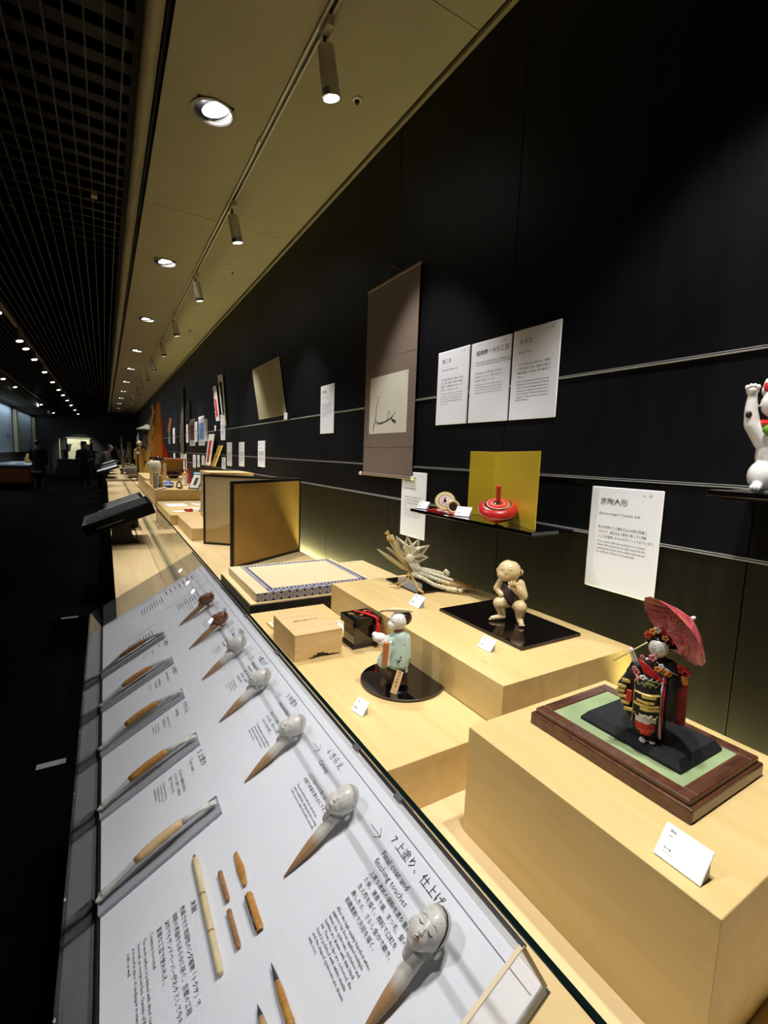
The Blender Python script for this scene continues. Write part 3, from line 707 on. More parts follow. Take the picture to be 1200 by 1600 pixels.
m, N, L, P = new_mat('bib_cloth'); vo = N.new('ShaderNodeTexVoronoi'); vo.inputs['Scale'].default_value = 75; rp = N.new('ShaderNodeValToRGB'); tc = N.new('ShaderNodeTexCoord')
L.new(tc.outputs['Object'], vo.inputs['Vector']); L.new(vo.outputs['Distance'], rp.inputs[0]); L.new(rp.outputs[0], P.inputs['Base Color'])
e = rp.color_ramp.elements; e[0].position = .25; e[0].color = (.12, .05, .06, 1); e[1].position = .45; e[1].color = (.028, .014, .03, 1); P.inputs['Roughness'].default_value = .5
o.data.materials[0] = m
sol = o.modifiers.new('s', 'SOLIDIFY'); sol.thickness = .003; sol.offset = 1
bsf = Surf(kids(bb, 'body')[0].data, (0, 1, 0), .0001)
q = B()
for cx in (-.0255, .0015):
    bsf.line(q, [(cx - .0075, -1, .1905), (cx, -1, .1880), (cx + .0075, -1, .1910)], [.0004, .0011, .0004]); bsf.line(q, [(cx - .006, -1, .1985), (cx, -1, .2010), (cx + .006, -1, .1992)], .0005)
q.obj('eyes', 'ink', bb)
q = B(); bsf.line(q, [(-.0175, -1, .1725), (-.0125, -1, .1712), (-.0075, -1, .1728)], [.0004, .0012, .0004]); q.obj('mouth', 'lip_red', bb)
q = B(); q.ball((.034, -.012, .180), (.006, .006, .010), 10); q.ball((.006, -.004, .217), (.010, .006, .0025), 10); q.obj('hair', 'black_gloss', bb, True)
# ================================================================== STRAW ORNAMENT
t = thing('lacquer_board', 'small glossy black board under the straw ornament', 'board', (1.128, 1.588, PB))
q = B(); q.bev((0, 0, 0), (0.200, 0.262, 0.008), 0.001, 1); q.obj('board', 'ebony_edge', t)
q = B(); q.box((.001, .001, .008), (.199, .261, .0086)); q.obj('gloss_face', 'ebony', t)
so = thing('straw_ornament', 'twisted straw and paper-cord crane ornament sprawling over a small black board', 'ornament', mat=local_frame((1.17, 1.70, PB + .009), -35))
rnd = random.Random(5)
q = B()
for k in range(14):
    a = rnd.uniform(-.012, .012); q.tube([(-.105 + a, rnd.uniform(-.01, .01), .222 + a * .4), (-.075 + a, a, .17), (-.040 + a * .6, 0, .12), (-.008 + a * .4, 0, .065), (.002, 0, .050)], .0028, 5)
for k in range(5):
    a = k * .004; q.tube([(-.158 + a, 0, .158 - a), (-.10, -.004, .128 - a), (-.045, -.004, .092 - a), (-.005, 0, .060)], .0026, 5)
for k in range(4):
    a = k * .004; q.tube([(-.118 + a, .006, .166), (-.075 + a, 0, .135), (-.02, 0, .08)], .0028, 5)
q.obj('straw_bundle', 'straw', so, True)
q = B()
for z in (0, .005, .010, .015): q.M = Matrix.Translation((-.092 - z * .3, 0, .200 - z * .2)) @ Euler((0, R(-35), 0)).to_matrix().to_4x4() @ Matrix.Translation((0, 0, z)); q.lathe([(.013, -.002), (.015, 0), (.013, .002)], 14)
q.M = Matrix()
for k in range(3): q.tube([(-.115 - .006 * k, 0, .245 - .006 * k), (-.10, 0, .215)], .0025, 6)
q.obj('knot', 'straw_gold', so, True)
# star flower of folded pale husk: eight hollow pointed petals
for k, (an, ln) in enumerate(((124, .118), (97, .108), (66, .100), (38, .112), (4, .085))):
    a = R(an); u = Vector((cos(a), -.15 if k % 2 else .1, sin(a))).normalized(); s_ = Vector((0, 1, 0)).cross(u).normalized()
    c0 = Vector((-.012, -.006, .125)); wd_ = .027; q = B()
    for sgn in (-1, 1):
        e0 = [c0 + s_ * sgn * .003, c0 + u * ln * .45 + s_ * sgn * wd_ + Vector((0, .004, 0)), c0 + u * ln]
        e1 = [c0 + s_ * sgn * .003 + u * .012, c0 + u * ln * .48 + s_ * sgn * wd_ * .45 - Vector((0, .006, 0)), c0 + u * ln * .97]
        q._add([e0[0], e0[1], e0[2], e1[2], e1[1], e1[0]], [(0, 1, 4, 5), (1, 2, 3, 4)])
    for f in (-.7, -.35, 0, .35, .7): q.tube([c0, c0 + u * ln * .46 + s_ * f * wd_ - Vector((0, .003, 0)), c0 + u * ln], .0007, 4)
    q.obj('petal', 'straw_pale', so)
q = B(); q.ball((-.010, -.010, .125), (.022, .014, .020), 12)
for k in range(8): q.tube([(-.02 + .006 * k, -.012, .11), (.0 + .006 * k, -.018, .085), (.012 + .005 * k, -.012, .06)], .0022, 5)
q.obj('flower_heart', 'straw_pale', so, True)
q = B()
for k in range(6): q.tube([(-.005 + k * .003, -.014, .10), (.015 + k * .003, -.022, .085 - k * .003), (.035, -.014, .065)], .0016, 5)
q.obj('green_wrap', 'mint_glaze', so, True)
def rope(q, pts, r, turns, col_n=2):
    P_ = [Vector(p) for p in pts]; L_ = []
    for k in range(len(P_) - 1):
        for j in range(14): L_.append(P_[k].lerp(P_[k + 1], j / 14))
    L_.append(P_[-1])
    for s in range(col_n):
        out_ = []
        for i, p in enumerate(L_):
            tdir = (L_[min(i + 1, len(L_) - 1)] - L_[max(0, i - 1)]).normalized(); a_ = tdir.orthogonal().normalized(); b_ = tdir.cross(a_)
            ph = 2 * pi * (turns * i / len(L_) + s / col_n); out_.append(p + (a_ * cos(ph) + b_ * sin(ph)) * r * .62)
        q.tube(out_, r * .52, 6)
for pts in ([(.01, -.01, .065), (.06, -.02, .055), (.12, -.03, .038), (.18, -.03, .020), (.235, -.03, .012)],
            [(.01, .005, .075), (.06, .012, .072), (.11, .02, .062), (.155, .02, .050), (.165, .012, .060), (.150, .012, .072)],
            [(.01, 0, .070), (.07, 0, .062), (.13, .005, .045), (.19, .0, .030)],
            [(.0, -.015, .055), (.05, -.035, .045), (.10, -.05, .022), (.16, -.06, .010), (.20, -.07, .008)]):
    q = B(); rope(q, pts, .0095, len(pts) * 2.1); q.obj('rope', 'straw_pale', so, True)
q = B(); rope(q, [(.0, -.02, .052), (.02, -.055, .025), (.035, -.085, .006), (.055, -.12, .004)], .005, 10); q.obj('cord', 'straw_gold', so, True)
q = B()
for k in range(46):
    x = rnd.uniform(.10, .20); y = rnd.uniform(-.05, .03); z = rnd.uniform(.012, .035); q.tube([(x, y, z), (x + .04, y + rnd.uniform(-.02, .02), z * .8), (x + rnd.uniform(.07, .10), y + rnd.uniform(-.04, .04), .006 + rnd.uniform(0, .012))], .0016, 4)
o = q.obj('rice_stalks', 'straw_gold', so, True); o['kind'] = 'stuff'
q = B()
for c in ((.150, .03, .030), (.20, .035, .014), (.225, -.01, .012), (.235, -.04, .012), (.19, -.065, .010), (.215, -.075, .010), (.14, -.05, .012)): q.ball(c, (.012, .011, .009), 10)
q.obj('tassel_heads', 'straw_pale', so, True)
q = B(); q.tube([(-.010, 0, .062), (-.03, -.008, .030), (-.072, -.010, .004)], .0035, 6).tube([(-.006, 0, .06), (-.016, -.03, .02), (-.06, -.045, .002)], .003, 6).tube([(-.072, -.010, .003), (-.10, -.012, .003)], .0025, 6)
q.obj('legs', 'straw_gold', so, True)
# ================================================================== ROUND TRAY + COURT DOLL
t = thing('round_tray', 'round glossy black lacquer tray under the court doll', 'tray', (0.785, 1.166, PA))
q = B(); q.lathe([(0.0, 0.0), (0.126, 0.0), (0.132, 0.003), (0.1325, 0.008), (0.131, 0.0092)], 72); q.obj('rim', 'brown_edge', t, 40)
q = B(); q.lathe([(0.131, 0.0092), (0.0, 0.0094)], 72); q.obj('gloss_face', 'lacquer', t)
TT = PA + 0.0097
t.location.x = 0.786
cdx = thing('court_doll', 'white-faced porcelain court doll in mint robe holding a little chest', 'doll', mat=local_frame((0.740, 1.148, TT), -34))
blob_obj('robe', [('c', (.012, 0, .150), .026, (.012, 0, .080), .034), ('e', (.010, 0, .070), (.036, .034, .026)), ('c', (-.008, -.006, .140), .020, (-.040, -.010, .140), .014),
    ('c', (.030, .004, .145), .018, (.038, -.002, .090), .014), ('c', (-.010, -.012, .12), .016, (-.034, -.014, .086), .014), ('e', (-.032, -.012, .076), (.020, .020, .022))], 'mint_glaze', cdx, 0.0024, 5)
blob_obj('trousers', [('c', (.012, 0, .070), .030, (.014, 0, .014), .024), ('c', (-.004, -.010, .05), .020, (-.006, -.012, .016), .016), ('e', (.012, 0, .010), (.036, .028, .012))], 'dark_brown', cdx, 0.0024, 4)
blob_obj('head', [('e', (.008, -.004, .203), (.026, .026, .025)), ('e', (-.005, -.010, .192), (.019, .018, .015)), ('e', (-.0185, -.014, .198), (.003, .003, .003)), ('c', (.010, 0, .182), .012, (.012, 0, .168), .015)], 'white_glaze', cdx, 0.002, 3)
q = B(); q.ball((.024, .010, .208), (.025, .025, .023), 18); q.ball((.014, .010, .217), (.022, .018, .012), 16); q.obj('hair', 'dark_brown', cdx, True)
q = B(); q.tube([(-.036, -.012, .2330), (-.022, -.011, .2365), (.004, -.009, .2380), (.030, -.006, .2360), (.052, -.004, .2320)], [.0026, .0060, .0072, .0055, .0014], 12); q.obj('flat_hat', 'cream_paint', cdx, True)
q = B(); q.tube([(-.050, -.012, .229), (-.036, -.012, .233)], [.0014, .0024], 8); q.obj('hat_tip', 'slat_dark', cdx, True)
q = B(); q.tube([(.012, -.026, .232), (.006, -.028, .205), (-.002, -.022, .184)], .0016, 6).tube([(.024, -.022, .228), (.012, -.026, .20), (.0, -.018, .178)], .0012, 6); q.obj('hat_cord', 'white_glaze', cdx, True)
q = B()
csf = Surf(kids(cdx, 'head')[0].data, (.35, .94, 0), .0001)
for x in (-.012, .003):
    csf.line(q, [(x - .0045 - .35, -.94, .2030), (x - .35, -.94, .2055), (x + .0045 - .35, -.94, .2035)], .0007)
q.ball(csf(-.006 - .35, -.94, .1915), (.0014, .001, .0009), 6)
q.obj('eyes', 'ink', cdx)
q = B(); q.M = Matrix.Translation((.010, 0, .174)); q.lathe([(.014, -.002), (.0165, 0), (.014, .002)], 20); q.obj('neckline', 'lip_red', cdx, True)
blob_obj('sleeve_bundle', [('e', (-.046, -.014, .150), (.022, .018, .014)), ('e', (-.034, -.016, .138), (.016, .016, .016)), ('e', (-.060, -.012, .158), (.010, .012, .008))], 'white_glaze', cdx, 0.0022, 3)
q = B(); q.M = Matrix.Translation((-.026, -.030, .110)) @ Euler((R(4), R(3), 0)).to_matrix().to_4x4(); q.bev((-.008, -.006, -.038), (.008, .006, .034), .001, 1); q.obj('red_panel', 'lip_red', cdx)
q = B(); q.M = Matrix.Translation((-.014, -.032, .110)) @ Euler((R(4), R(3), 0)).to_matrix().to_4x4(); q.bev((-.0035, -.006, -.038), (.0035, .006, .038), .001, 1); q.obj('white_band', 'white_glaze', cdx)
q = B(); q.bev((.032, -.016, .006), (.042, -.008, .10), .002, 1); q.obj('hanging_band', 'mint_glaze', cdx)
q = B(); q.bev((.0315, -.0165, .0), (.0425, -.0075, .048), .002, 1); q.obj('band_end', 'slat_dark', cdx)
q = B(); flower(q, (.014, -.0352, .088), .004, 5); flower(q, (.020, -.033, .100), .0028, 4)
for a_, b_ in ((.016, .058), (.022, .062), (.026, .060), (.006, .092), (.022, .090), (.03, .135), (.02, .14)): q.ball((a_, -.0325 if b_ < .1 else -.022, b_), (.0018, .0012, .0014), 6)
q.obj('crest_print', 'slat_dark', cdx)
sg = thing('wooden_name_tag', 'small slanted wooden name tag leaning before the court doll', 'tag', mat=local_frame((0.708, 1.096, TT), -40) @ Euler((R(-12), 0, R(0))).to_matrix().to_4x4())
q = B(); q.M = Euler((0, R(14), 0)).to_matrix().to_4x4(); q.prism([(-.010, 0), (.010, 0), (.010, .0035), (-.010, .0035)], 0, .068); q.obj('plate', 'pale_wood', sg)
q = B(); q.box((-.004, .002, 0), (.012, .016, .012)); q.obj('foot', 'pale_wood', sg)
tx = Text(); tx.M = Euler((0, R(14), 0)).to_matrix().to_4x4() @ frame((1, 0, 0), (0, 0, 1), (0, -1, 0), (-.0045, -.0004, 0))
for i, ch in enumerate('清水人形作'): tx.line(ch, 0, .062 - i * .0105, .0088)
tx.obj('lettering', 'ink', sg)
# ================================================================== WOODEN BOX, LACQUER BOX, PRINTED CARDS
wb = thing('wooden_box', 'plain pale wooden box with brushed writing on its lid', 'box', mat=local_frame((0.530, 1.441, PA), 0))
bw, bd, bh = 0.176, 0.232, 0.094
q = B()
q.box((0, bd - .006, 0), (bw, bd, bh - .006)).box((0, .006, 0), (.006, bd - .006, bh - .006)).box((bw - .006, .006, 0), (bw, bd - .006, bh - .006))
# front wall with scalloped cut-out at its foot
def front(x0, x1, z0): q.box((x0, 0, z0), (x1, .006, bh - .006))
for a, b, z in ((0, .052, 0), (.052, .066, .006), (.066, .080, .012), (.080, .108, .018), (.108, .122, .013), (.122, .150, .008), (.150, .166, .005), (.166, bw, 0)): front(a, b, z)
q.obj('body', 'pale_wood', wb)
q = B(); q.bev((-.001, -.001, bh - .006), (bw + .001, bd + .001, bh), .0008, 1); q.obj('lid', 'pale_wood', wb)
q = B(); q.box((.006, .0065, 0), (bw - .006, .009, .03)); q.obj('painted_inner_shade', 'side_panel_wood', wb)  # dark strip standing in for the shade behind the cut-out
q = B(); q.M = Matrix.Translation((.070, -.001, .006)); q.ball((0, 0, 0), (.005, .002, .0035), 10); q.obj('clasp', 'ink', wb, True)
tx = Text(); tx.M = Matrix.Translation((.040, .120, bh)); tx.line('時代御人形', 0, 0, .021, width=.098); tx.obj('lettering', 'stick_wood', wb)
lb = thing('lacquer_box', 'open-fronted black lacquer box tied with a red tasselled cord', 'box', (0.760, 1.445, PA))
lw, ld, lh = .170, .100, .093
lb.location = (0.752, 1.447, PA)
q = B(); q.bev((0, 0, 0), (.112, ld, .006), .001, 1).bev((.004, .004, .006), (.110, ld - .003, .012), .001, 1); q.obj('plinth', 'ebony_edge', lb)
q = B(); q.bev((.008, .006, .012), (.108, ld - .006, .098), .001, 1); q.obj('body', 'lacquer', lb)
q = B(); q.bev((-.002, -.004, .082), (.1145, ld + .004, .111), .0015, 2); q.obj('lid', 'lacquer', lb)
q = B()
for cx, cy, r_ in ((.026, .070, .014), (.054, .040, .008), (.090, .078, .009)):
    for k in range(5):
        a = 2 * pi * k / 5; q.tube([(cx, cy, .1116), (cx + cos(a) * r_, cy + sin(a) * r_, .1116)], [.0018, .0006], 5)
q.obj('gold_crane_print', 'gold_paint', lb)
rc = thing('tasselled_rope', 'red silk cord with tassel knotted over the black lacquer box', 'cord', (0.768, 1.443, PA + .017))
q = B()
for s_ in (-.003, .003): q.tube([(.030 + s_, .085, .098), (.044 + s_, .060, .099), (.058 + s_, .030, .099), (.068 + s_, .005, .0985), (.074 + s_, -.012, .094), (.076 + s_, -.014, .070)], .0028, 8)
q.tube([(.050, .050, .101), (.072, .060, .102), (.078, .044, .101), (.060, .036, .101), (.040, .040, .101), (.046, .055, .102)], .0026, 8)
q.obj('braid', 'cord_red', rc, True)
q = B(); q.ball((.076, -.016, .068), (.008, .007, .010), 12); q.obj('knot', 'cord_red', rc, True)
q = B(); q.lathe([(.006, 0), (.009, -.010), (.0095, -.050), (.008, -.056)], 16); o = q.obj('tassel', 'cord_red', rc, 40); o.location = (.076, -.016, .066)
q = B()
for k in range(12):
    a = 2 * pi * k / 12; q.tube([(cos(a) * .0085, sin(a) * .0085, -.012), (cos(a) * .0098, sin(a) * .0098, -.058)], .0010, 4)
o2 = q.obj('fringe', 'red', rc); o2.location = (.076, -.016, .066); o2['kind'] = 'stuff'
for i, (x, y, a, lb_) in enumerate(((.556, 1.735, 4, 'painted card with green pine on gold, nearest the glass barrier'), (.622, 1.765, 8, 'small painted card lying flat behind the wooden box'), (.745, 1.640, -6, 'painted card half hidden behind the black lacquer box'))):
    t = thing('painted_card', lb_, 'card', (x, y, PA), R(a), 'painted playing cards beside the wooden box')
    q = B(); q.bev((0, 0, 0), (.075, .105 if i != 1 else .055, .0035), .0008, 1); q.obj('card', 'card_white', t)
    q = B(); q.box((0, 0, .0035), (.010, .105 if i != 1 else .055, .0039)); q.obj('gold_edge', 'gold_paint', t)
    q = B(); rr = random.Random(i)
    for k in range(7): q.M = Matrix.Translation((rr.uniform(.022, .06), rr.uniform(.012, .09 if i != 1 else .04), .0036)); q.lathe([(0, .0005), (rr.uniform(.005, .010), .0005)], 7)
    q.obj('painting', 'leaf_green', t)
q = B(); q.box((0, 0, 0), (.10, .09, .0015)); q.box((0, .078, .0015), (.10, .09, .004)); q.box((0, 0, .0015), (.012, .078, .004)); o = q.obj('wooden_tray', 'pale_wood'); o.location = (.635, 1.845, PA); tag(o, 'shallow pale wooden tray edge beside the painted cards', 'tray')
# ================================================================== TATAMI SAMPLE
bt = thing('plinth', 'black-fronted low base with pale top under the tatami sample', 'base', (0.540, 2.045, 0))
q = B(); q.bev((0, 0, DZ), (.90, .62, .868), .001, 1); q.obj('body', 'soft_black', bt)
q = B(); q.box((.003, .003, .868), (.897, .617, .874)); q.obj('top', 'deck_wood', bt)
q = B()
for k in range(44): q.tube([(.012 + k * .0205, -.0012, .829), (.012 + k * .0205 + .001, -.0015, .8365)], .0009, 4)
o = q.obj('gold_ticks', 'brass', bt); o['kind'] = 'stuff'  # row of short gold ticks low on the black front
tm = thing('tatami_sample', 'small stepped tatami mat sample edged with blue and white medallion brocade', 'tatami mat', (0.575, 2.070, .874))
TL, TW, TH = .62, .565, .040
q = B(); q.bev((0, 0, 0), (TL, TW, TH), .004, 2); q.obj('mat', 'tatami', tm)
q = B(); q.box((.002, -.0012, .001), (TL, .0, TH - .001)).box((.060, .0, TH), (TL - .03, .056, TH + .0010)); q.obj('front_border', 'navy', tm)
def ring(q, c, r0, r1, n=16, plane='xz', z=0):
    v = []
    for k in range(n):
        a = 2 * pi * k / n
        for r in (r0, r1):
            v.append((c[0] + r * cos(a), z, c[1] + r * sin(a)) if plane == 'xz' else (c[0] + r * cos(a), c[1] + r * sin(a), z))
    return q._add(v, [(2 * k, 2 * k + 1, (2 * k + 3) % (2 * n), (2 * k + 2) % (2 * n)) for k in range(n)])
mm = B(); ring(mm, (0, 0), .0145, .0182, 20); ring(mm, (0, 0), .0085, .0118, 16); ring(mm, (0, 0), .0, .0045, 10); ms = mm.mesh('medallion'); ms.materials.append(M['weave_white'])
for k in range(16):
    o = link('medallion', ms, tm); o.location = (.021 + k * .0386, -.0018, .0195)
q = B(); w_ = .030
q.box((.060, .056, TH), (.060 + w_, TW - .03, TH + .001)).box((TL - .06, .056, TH), (TL - .03, TW - .03, TH + .001)).box((.060, TW - .05, TH), (TL - .03, TW - .02, TH + .001)); q.obj('top_border', 'navy', tm)
q = B()
for k in range(14): ring(q, (.080 + k * .0386, .006), .012, .0175, 14, 'xy', TH + .0016)
for k in range(26):
    q.flat([(.064 + k * .0195, .034, TH + .0015), (.078 + k * .0195, .034, TH + .0015), (.071 + k * .0195, .050, TH + .0015)])
    q.flat([(.064 + k * .0195, TW - .045, TH + .0015), (.078 + k * .0195, TW - .045, TH + .0015), (.071 + k * .0195, TW - .024, TH + .0015)])
for k in range(23):
    for x in (.063, TL - .057): q.flat([(x, .062 + k * .0205, TH + .0015), (x + .022, .069 + k * .0205, TH + .0015), (x, .077 + k * .0205, TH + .0015)])
o = q.obj('woven_pattern', 'weave_white', tm); o['kind'] = 'stuff'
# ================================================================== FOLDING SCREEN
fs_ = thing('folding_screen', 'two-panel gold folding screen with black frame standing on the deck', 'folding screen')
def panel(p0, p1, h, facemat, backmat, parent, thick=.022, fr=.020):
    p0, p1 = Vector((*p0, 0)), Vector((*p1, 0)); d = (p1 - p0); L_ = d.length; d.normalize(); n = Vector((d.y, -d.x, 0))
    A = frame(d, (0, 0, 1), n, (p0.x, p0.y, DZ))
    f = B(); f.M = A
    for a, b in (((0, 0), (fr, h)), ((L_ - fr, 0), (L_, h)), ((fr, 0), (L_ - fr, fr)), ((fr, h - fr), (L_ - fr, h))): f.bev((a[0], a[1], -thick / 2), (b[0], b[1], thick / 2), .0015, 1)
    f.obj('frame', 'black', parent)
    e_ = link('leaf', None, parent) if False else None
    l = B(); l.box((fr, fr, -thick * .3), (L_ - fr, h - fr, thick * .3)); o = l.obj('leaf', facemat, parent); o.matrix_local = A; return A, L_
hS = .63
Aa, La = panel((.745, 3.33), (1.416, 3.775), .625, 'screen_back', 'screen_back', fs_)
Ab, Lb = panel((.742, 4.375), (1.412, 3.80), .625, 'gold_leaf_pale', 'screen_back', fs_)
# darker gold hill shape along the foot of the inner panel
q = B(); hp = [(.022, .022)] + [(.022 + k * .041, .022 + .105 + .150 * math.exp(-((k * .041 - .42) / .24) ** 2)) for k in range(20)] + [(.022 + 19 * .041, .022)]
q.M = Ab; n = len(hp); q._add([(x, y, .0072) for x, y in hp], [tuple(range(n))]); q.obj('hill_shape', 'gold_leaf_pale', fs_)
plain('hill_gold', (.47, .335, .14), .45, .3); kids(fs_, 'hill_shape')[0].data.materials[0] = M['hill_gold']
# ================================================================== WALL PIECES
def wallpiece(name, label, cat, ya, yb, za, zb, mat, group=None, th=.006, x=1.4895, tilt=0, r=.004):
    """flat piece hung on the rails; ya = left edge (far), yb = right edge (near); lies in the yz plane facing the aisle"""
    t = thing(name, label, cat, mat=frame((0, -1, 0), (0, 0, 1), (-1, 0, 0), (x, ya, za)), group=group)
    if tilt: t.matrix_world = t.matrix_world @ Euler((0, 0, R(tilt))).to_matrix().to_4x4()
    w_, h_ = ya - yb, zb - za
    q = B(); q.bev((0, 0, -th), (w_, h_, 0), min(r, th * .45), 1); q.obj('panel', mat, t)
    return t, w_, h_
PG = 'white text panels on the dark wall'
def sign(label, ya, yb, za, zb, title, ruby, sub, jp, en, no='', far=False, sub2=None):
    t, w_, h_ = wallpiece('text_panel', label, 'sign', ya, yb, za, zb, 'sign_white', PG)
    x = Text(); x.M = Matrix.Translation((0, 0, .0002))
    if not far:
        u = w_ / .243; m_ = .036 * u
        if no:
            x.line('No.', w_ - .062 * u, h_ * .935, .0070 * u).line(no, w_ - .045 * u, h_ * .935, .0115 * u)
        if ruby: x.line(ruby, m_ + .003, h_ * .862, .0062 * u)
        x.line(title, m_, h_ * .835, .0245 * u)
        x.line(sub, m_, h_ * .735, .0118 * u)
        if sub2: x.line(sub2, m_, h_ * .705, .0118 * u)
        for k, l in enumerate(jp): x.line(l, m_, h_ * (.600 - .046 * k), .0112 * u, width=(w_ - 2.1 * m_) * (1 if k < len(jp) - 1 else len(l) / max(1, len(jp[0]))))
        y_ = .600 - .046 * len(jp)
        for k, l in enumerate(en): x.line(l, m_, h_ * (y_ - .034 * k), .0100 * u, width=(w_ - 2.1 * m_) * (1 if k < len(en) - 1 else min(1, len(l) / max(1, len(en[0])))))
    else:
        m_ = w_ * .16
        x.line(title, m_, h_ * .84, w_ * .11); x.bars(m_, h_ * .72, w_ * .4, h_ * .012)
        for k in range(4): x.bars(m_, h_ * (.58 - .045 * k), w_ * .7, h_ * .016, seed=k)
        for k in range(6): x.bars(m_, h_ * (.38 - .034 * k), w_ * (.7 if k < 5 else .4), h_ * .009, seed=k + 9)
    x.obj('lettering', 'ink', t)
    return t
sign('white panel about ceramic dolls, right of the lacquer shelf, above the maiko doll', 1.055, .803, 1.118, 1.477, '京陶人形', 'きょう  とう   にん  ぎょう', 'Kyo-to-ningyo / Ceramic doll',
     ['粘土を材料とした素朴な土の人形が発達し', 'たもので、最近は土の素材の美しさと京都', 'らしさを強調したものが多くつくられています。'],
     ['These ceramic dolls have developed out of simple', 'earthen dolls made of clay. Recently, many dolls that', 'emphasize the beauty of the earthen materials and', 'the traditions of Kyoto are being made.'], '19')
sign('white panel about karuta cards, rightmost of the three side by side', 1.486, 1.242, 1.727, 2.093, 'かるた', '', 'Karuta / Card',
     ['やまと歌・百人一首などの歌かるたは、平安時代', 'の公家の遊びから生まれ、歴史的にも優れた', '美術工芸品として今日まで作り継がれて', 'きました。'],
     ['Based on the classic book with the poems by', '"Hyakunin Isshu" (cards featuring 100 famous', 'poems) and "Iroha-uta" (playing cards with phrases)', 'of history used in competitions are made in Kyoto.', 'They are hand-made. They write with brushes and', 'painting to complete even the reverse side by', 'skilled craftsmen.'], '43')
sign('white panel about paper cord craft, middle of the three side by side', 1.750, 1.494, 1.727, 2.090, '結納飾・水引工芸', 'ゆいのうかざり みずひきこうげい', 'Yuino-kazari, mizuhiki-kogei / Engagement', 
     ['結納の儀式に用いる飾り物で水引を結んで', '鶴や亀などをかたどり、華やかに仕上げる', '伝統的な工芸品でございます。'],
     ['Mizuhiki ornaments are beautiful made from', 'decorative Japanese paper cords for formal', 'occasions. The cords of coloured are tied by', 'skilful fingers into cranes and tortoises.'], '42', sub2='ceremony ornaments and paper cord crafts')
sign('white panel about spinning tops, leftmost of the three side by side', 2.005, 1.760, 1.727, 2.092, '京こま', 'きょう', 'Kyo-koma / Spinning tops',
     ['竹の芯棒に木綿の平ひもを巻きつけて形を', '作り、彩色した独楽で、色鮮やかな模様が', '特徴です。お座敷遊びから生まれ、今は', '飾り物としても親しまれています。'],
     ['These tops are made with cotton cord wound', 'around bamboo axles. It was once a pastime of', 'ladies. The beauty of colours and patterns that', 'the tops make while spinning attracts many', 'people even now.'], '41')
sign('white panel about tatami, below the hanging scroll and behind the shelf end', 2.305, 2.060, 1.105, 1.475, '京たたみ', 'きょう', 'Kyo-tatami / Tatami mat',
     ['畳表に縁を付けて仕上げる敷物で、茶室や', '寺社の格式に応じて縁の文様が決められ、', '手縫いの技が今も京都で受け継がれて', 'います。'],
     ['Tatami mats finished by hand sewing with', 'borders whose patterns follow the rank of', 'temples and tea rooms are still produced', 'by the craftsmen of Kyoto with rushes.'], '18')
sign('white panel alone on the upper wall left of the hanging scroll', 3.542, 3.285, 1.722, 2.092, '京表具', 'きょう', 'Kyo-hyogu / Mounting',
     ['掛軸や屏風、襖などを仕立てる技術で、', '作品を引き立てる裂地や紙の取り合わせ', 'に京都らしい美意識が表れています。'],
     ['Mounting of hanging scrolls, folding', 'screens and sliding doors. The choice', 'of cloth and paper shows the sense of', 'beauty in Kyoto.'], '17')
# farther panels: upper row and lower row
far = [(5.326, 5.055, 1.399, 1.686, '屏', 'short white panel above the right end of the gold folding screen'),
       (6.210, 5.945, 1.375, 1.682, '掛', 'short white panel above the middle of the gold folding screen'),
       (6.905, 6.610, 1.358, 1.685, '扇', 'short white panel above the left of the gold folding screen, right of the low fans'),
       (7.262, 7.000, 1.30, 1.474, '紙', 'smallest low white panel between the gold fan and its neighbour'),
       (7.320, 7.015, 1.722, 2.093, '扇子', 'white panel hanging just under the black fan mount'),
       (8.935, 8.680, 1.310, 1.474, '団', 'low short white panel left of the low red fan mount'),
       (9.430, 9.180, 1.255, 1.476, '竹', 'low narrow white panel, second left of the low red fan mount'),
       (9.930, 9.610, 1.225, 1.474, '木', 'low white panel, third left of the low red fan mount, above the shoji cabinet'),
       (11.30, 10.79, 1.130, 1.475, '漆', 'wide low white panel right of the red rack'),
       (11.69, 11.36, 1.325, 1.686, '塗', 'white panel just left of the wide low one, below the hanging cloth strip'),
       (12.98, 12.69, 1.310, 1.476, '染', 'small white panel standing above the red rack'),
       (15.33, 15.00, 1.300, 1.680, '織', 'farthest low white panel beside the red cloth'),
       (13.98, 13.64, 1.712, 2.092, '陶', 'leftmost white panel in the far upper row'),
       (13.04, 12.68, 1.716, 2.097, '磁', 'second from left white panel in the far upper row'),
       (11.77, 11.40, 1.718, 2.097, '石', 'white panel just left of the dark hanging cloth strip'),
       (10.78, 10.50, 1.717, 2.095, '人', 'white panel just right of the dark hanging cloth strip'),
       (9.640, 9.400, 1.718, 2.095, '版', 'white panel just right of the brown poster'),
       (8.620, 8.385, 1.720, 2.095, '画', 'white panel just right of the blue poster')]
for ya, yb, za, zb, ch, lb_ in far: sign(lb_, ya, yb, za, zb, ch, '', '', [], [], far=True)
for lb_, ya, yb, mt_ in (('white poster with a brown kimono photograph on the far wall', 10.29, 9.655, 'print_brown'), ('white poster with a blue photograph on the far wall', 9.23, 8.640, 'print_blue')):
    t, w_, h_ = wallpiece('poster', lb_, 'poster', ya, yb, 1.650, 2.165, 'sign_white', 'tall posters on the far wall')
    q = B(); q.box((.04, h_ * .20, 0), (w_ - .04, h_ * .78, .001)); q.obj('picture', mt_, t)
    x = Text()
    for k in range(4): x.bars(.06, h_ * (.92 - .035 * k), w_ - .12, h_ * .012, z=.0012, seed=k).bars(.06, h_ * (.15 - .035 * k), w_ - .12, h_ * .012, z=.0012, seed=k + 5)
    x.obj('lettering', 'ink_grey', t)
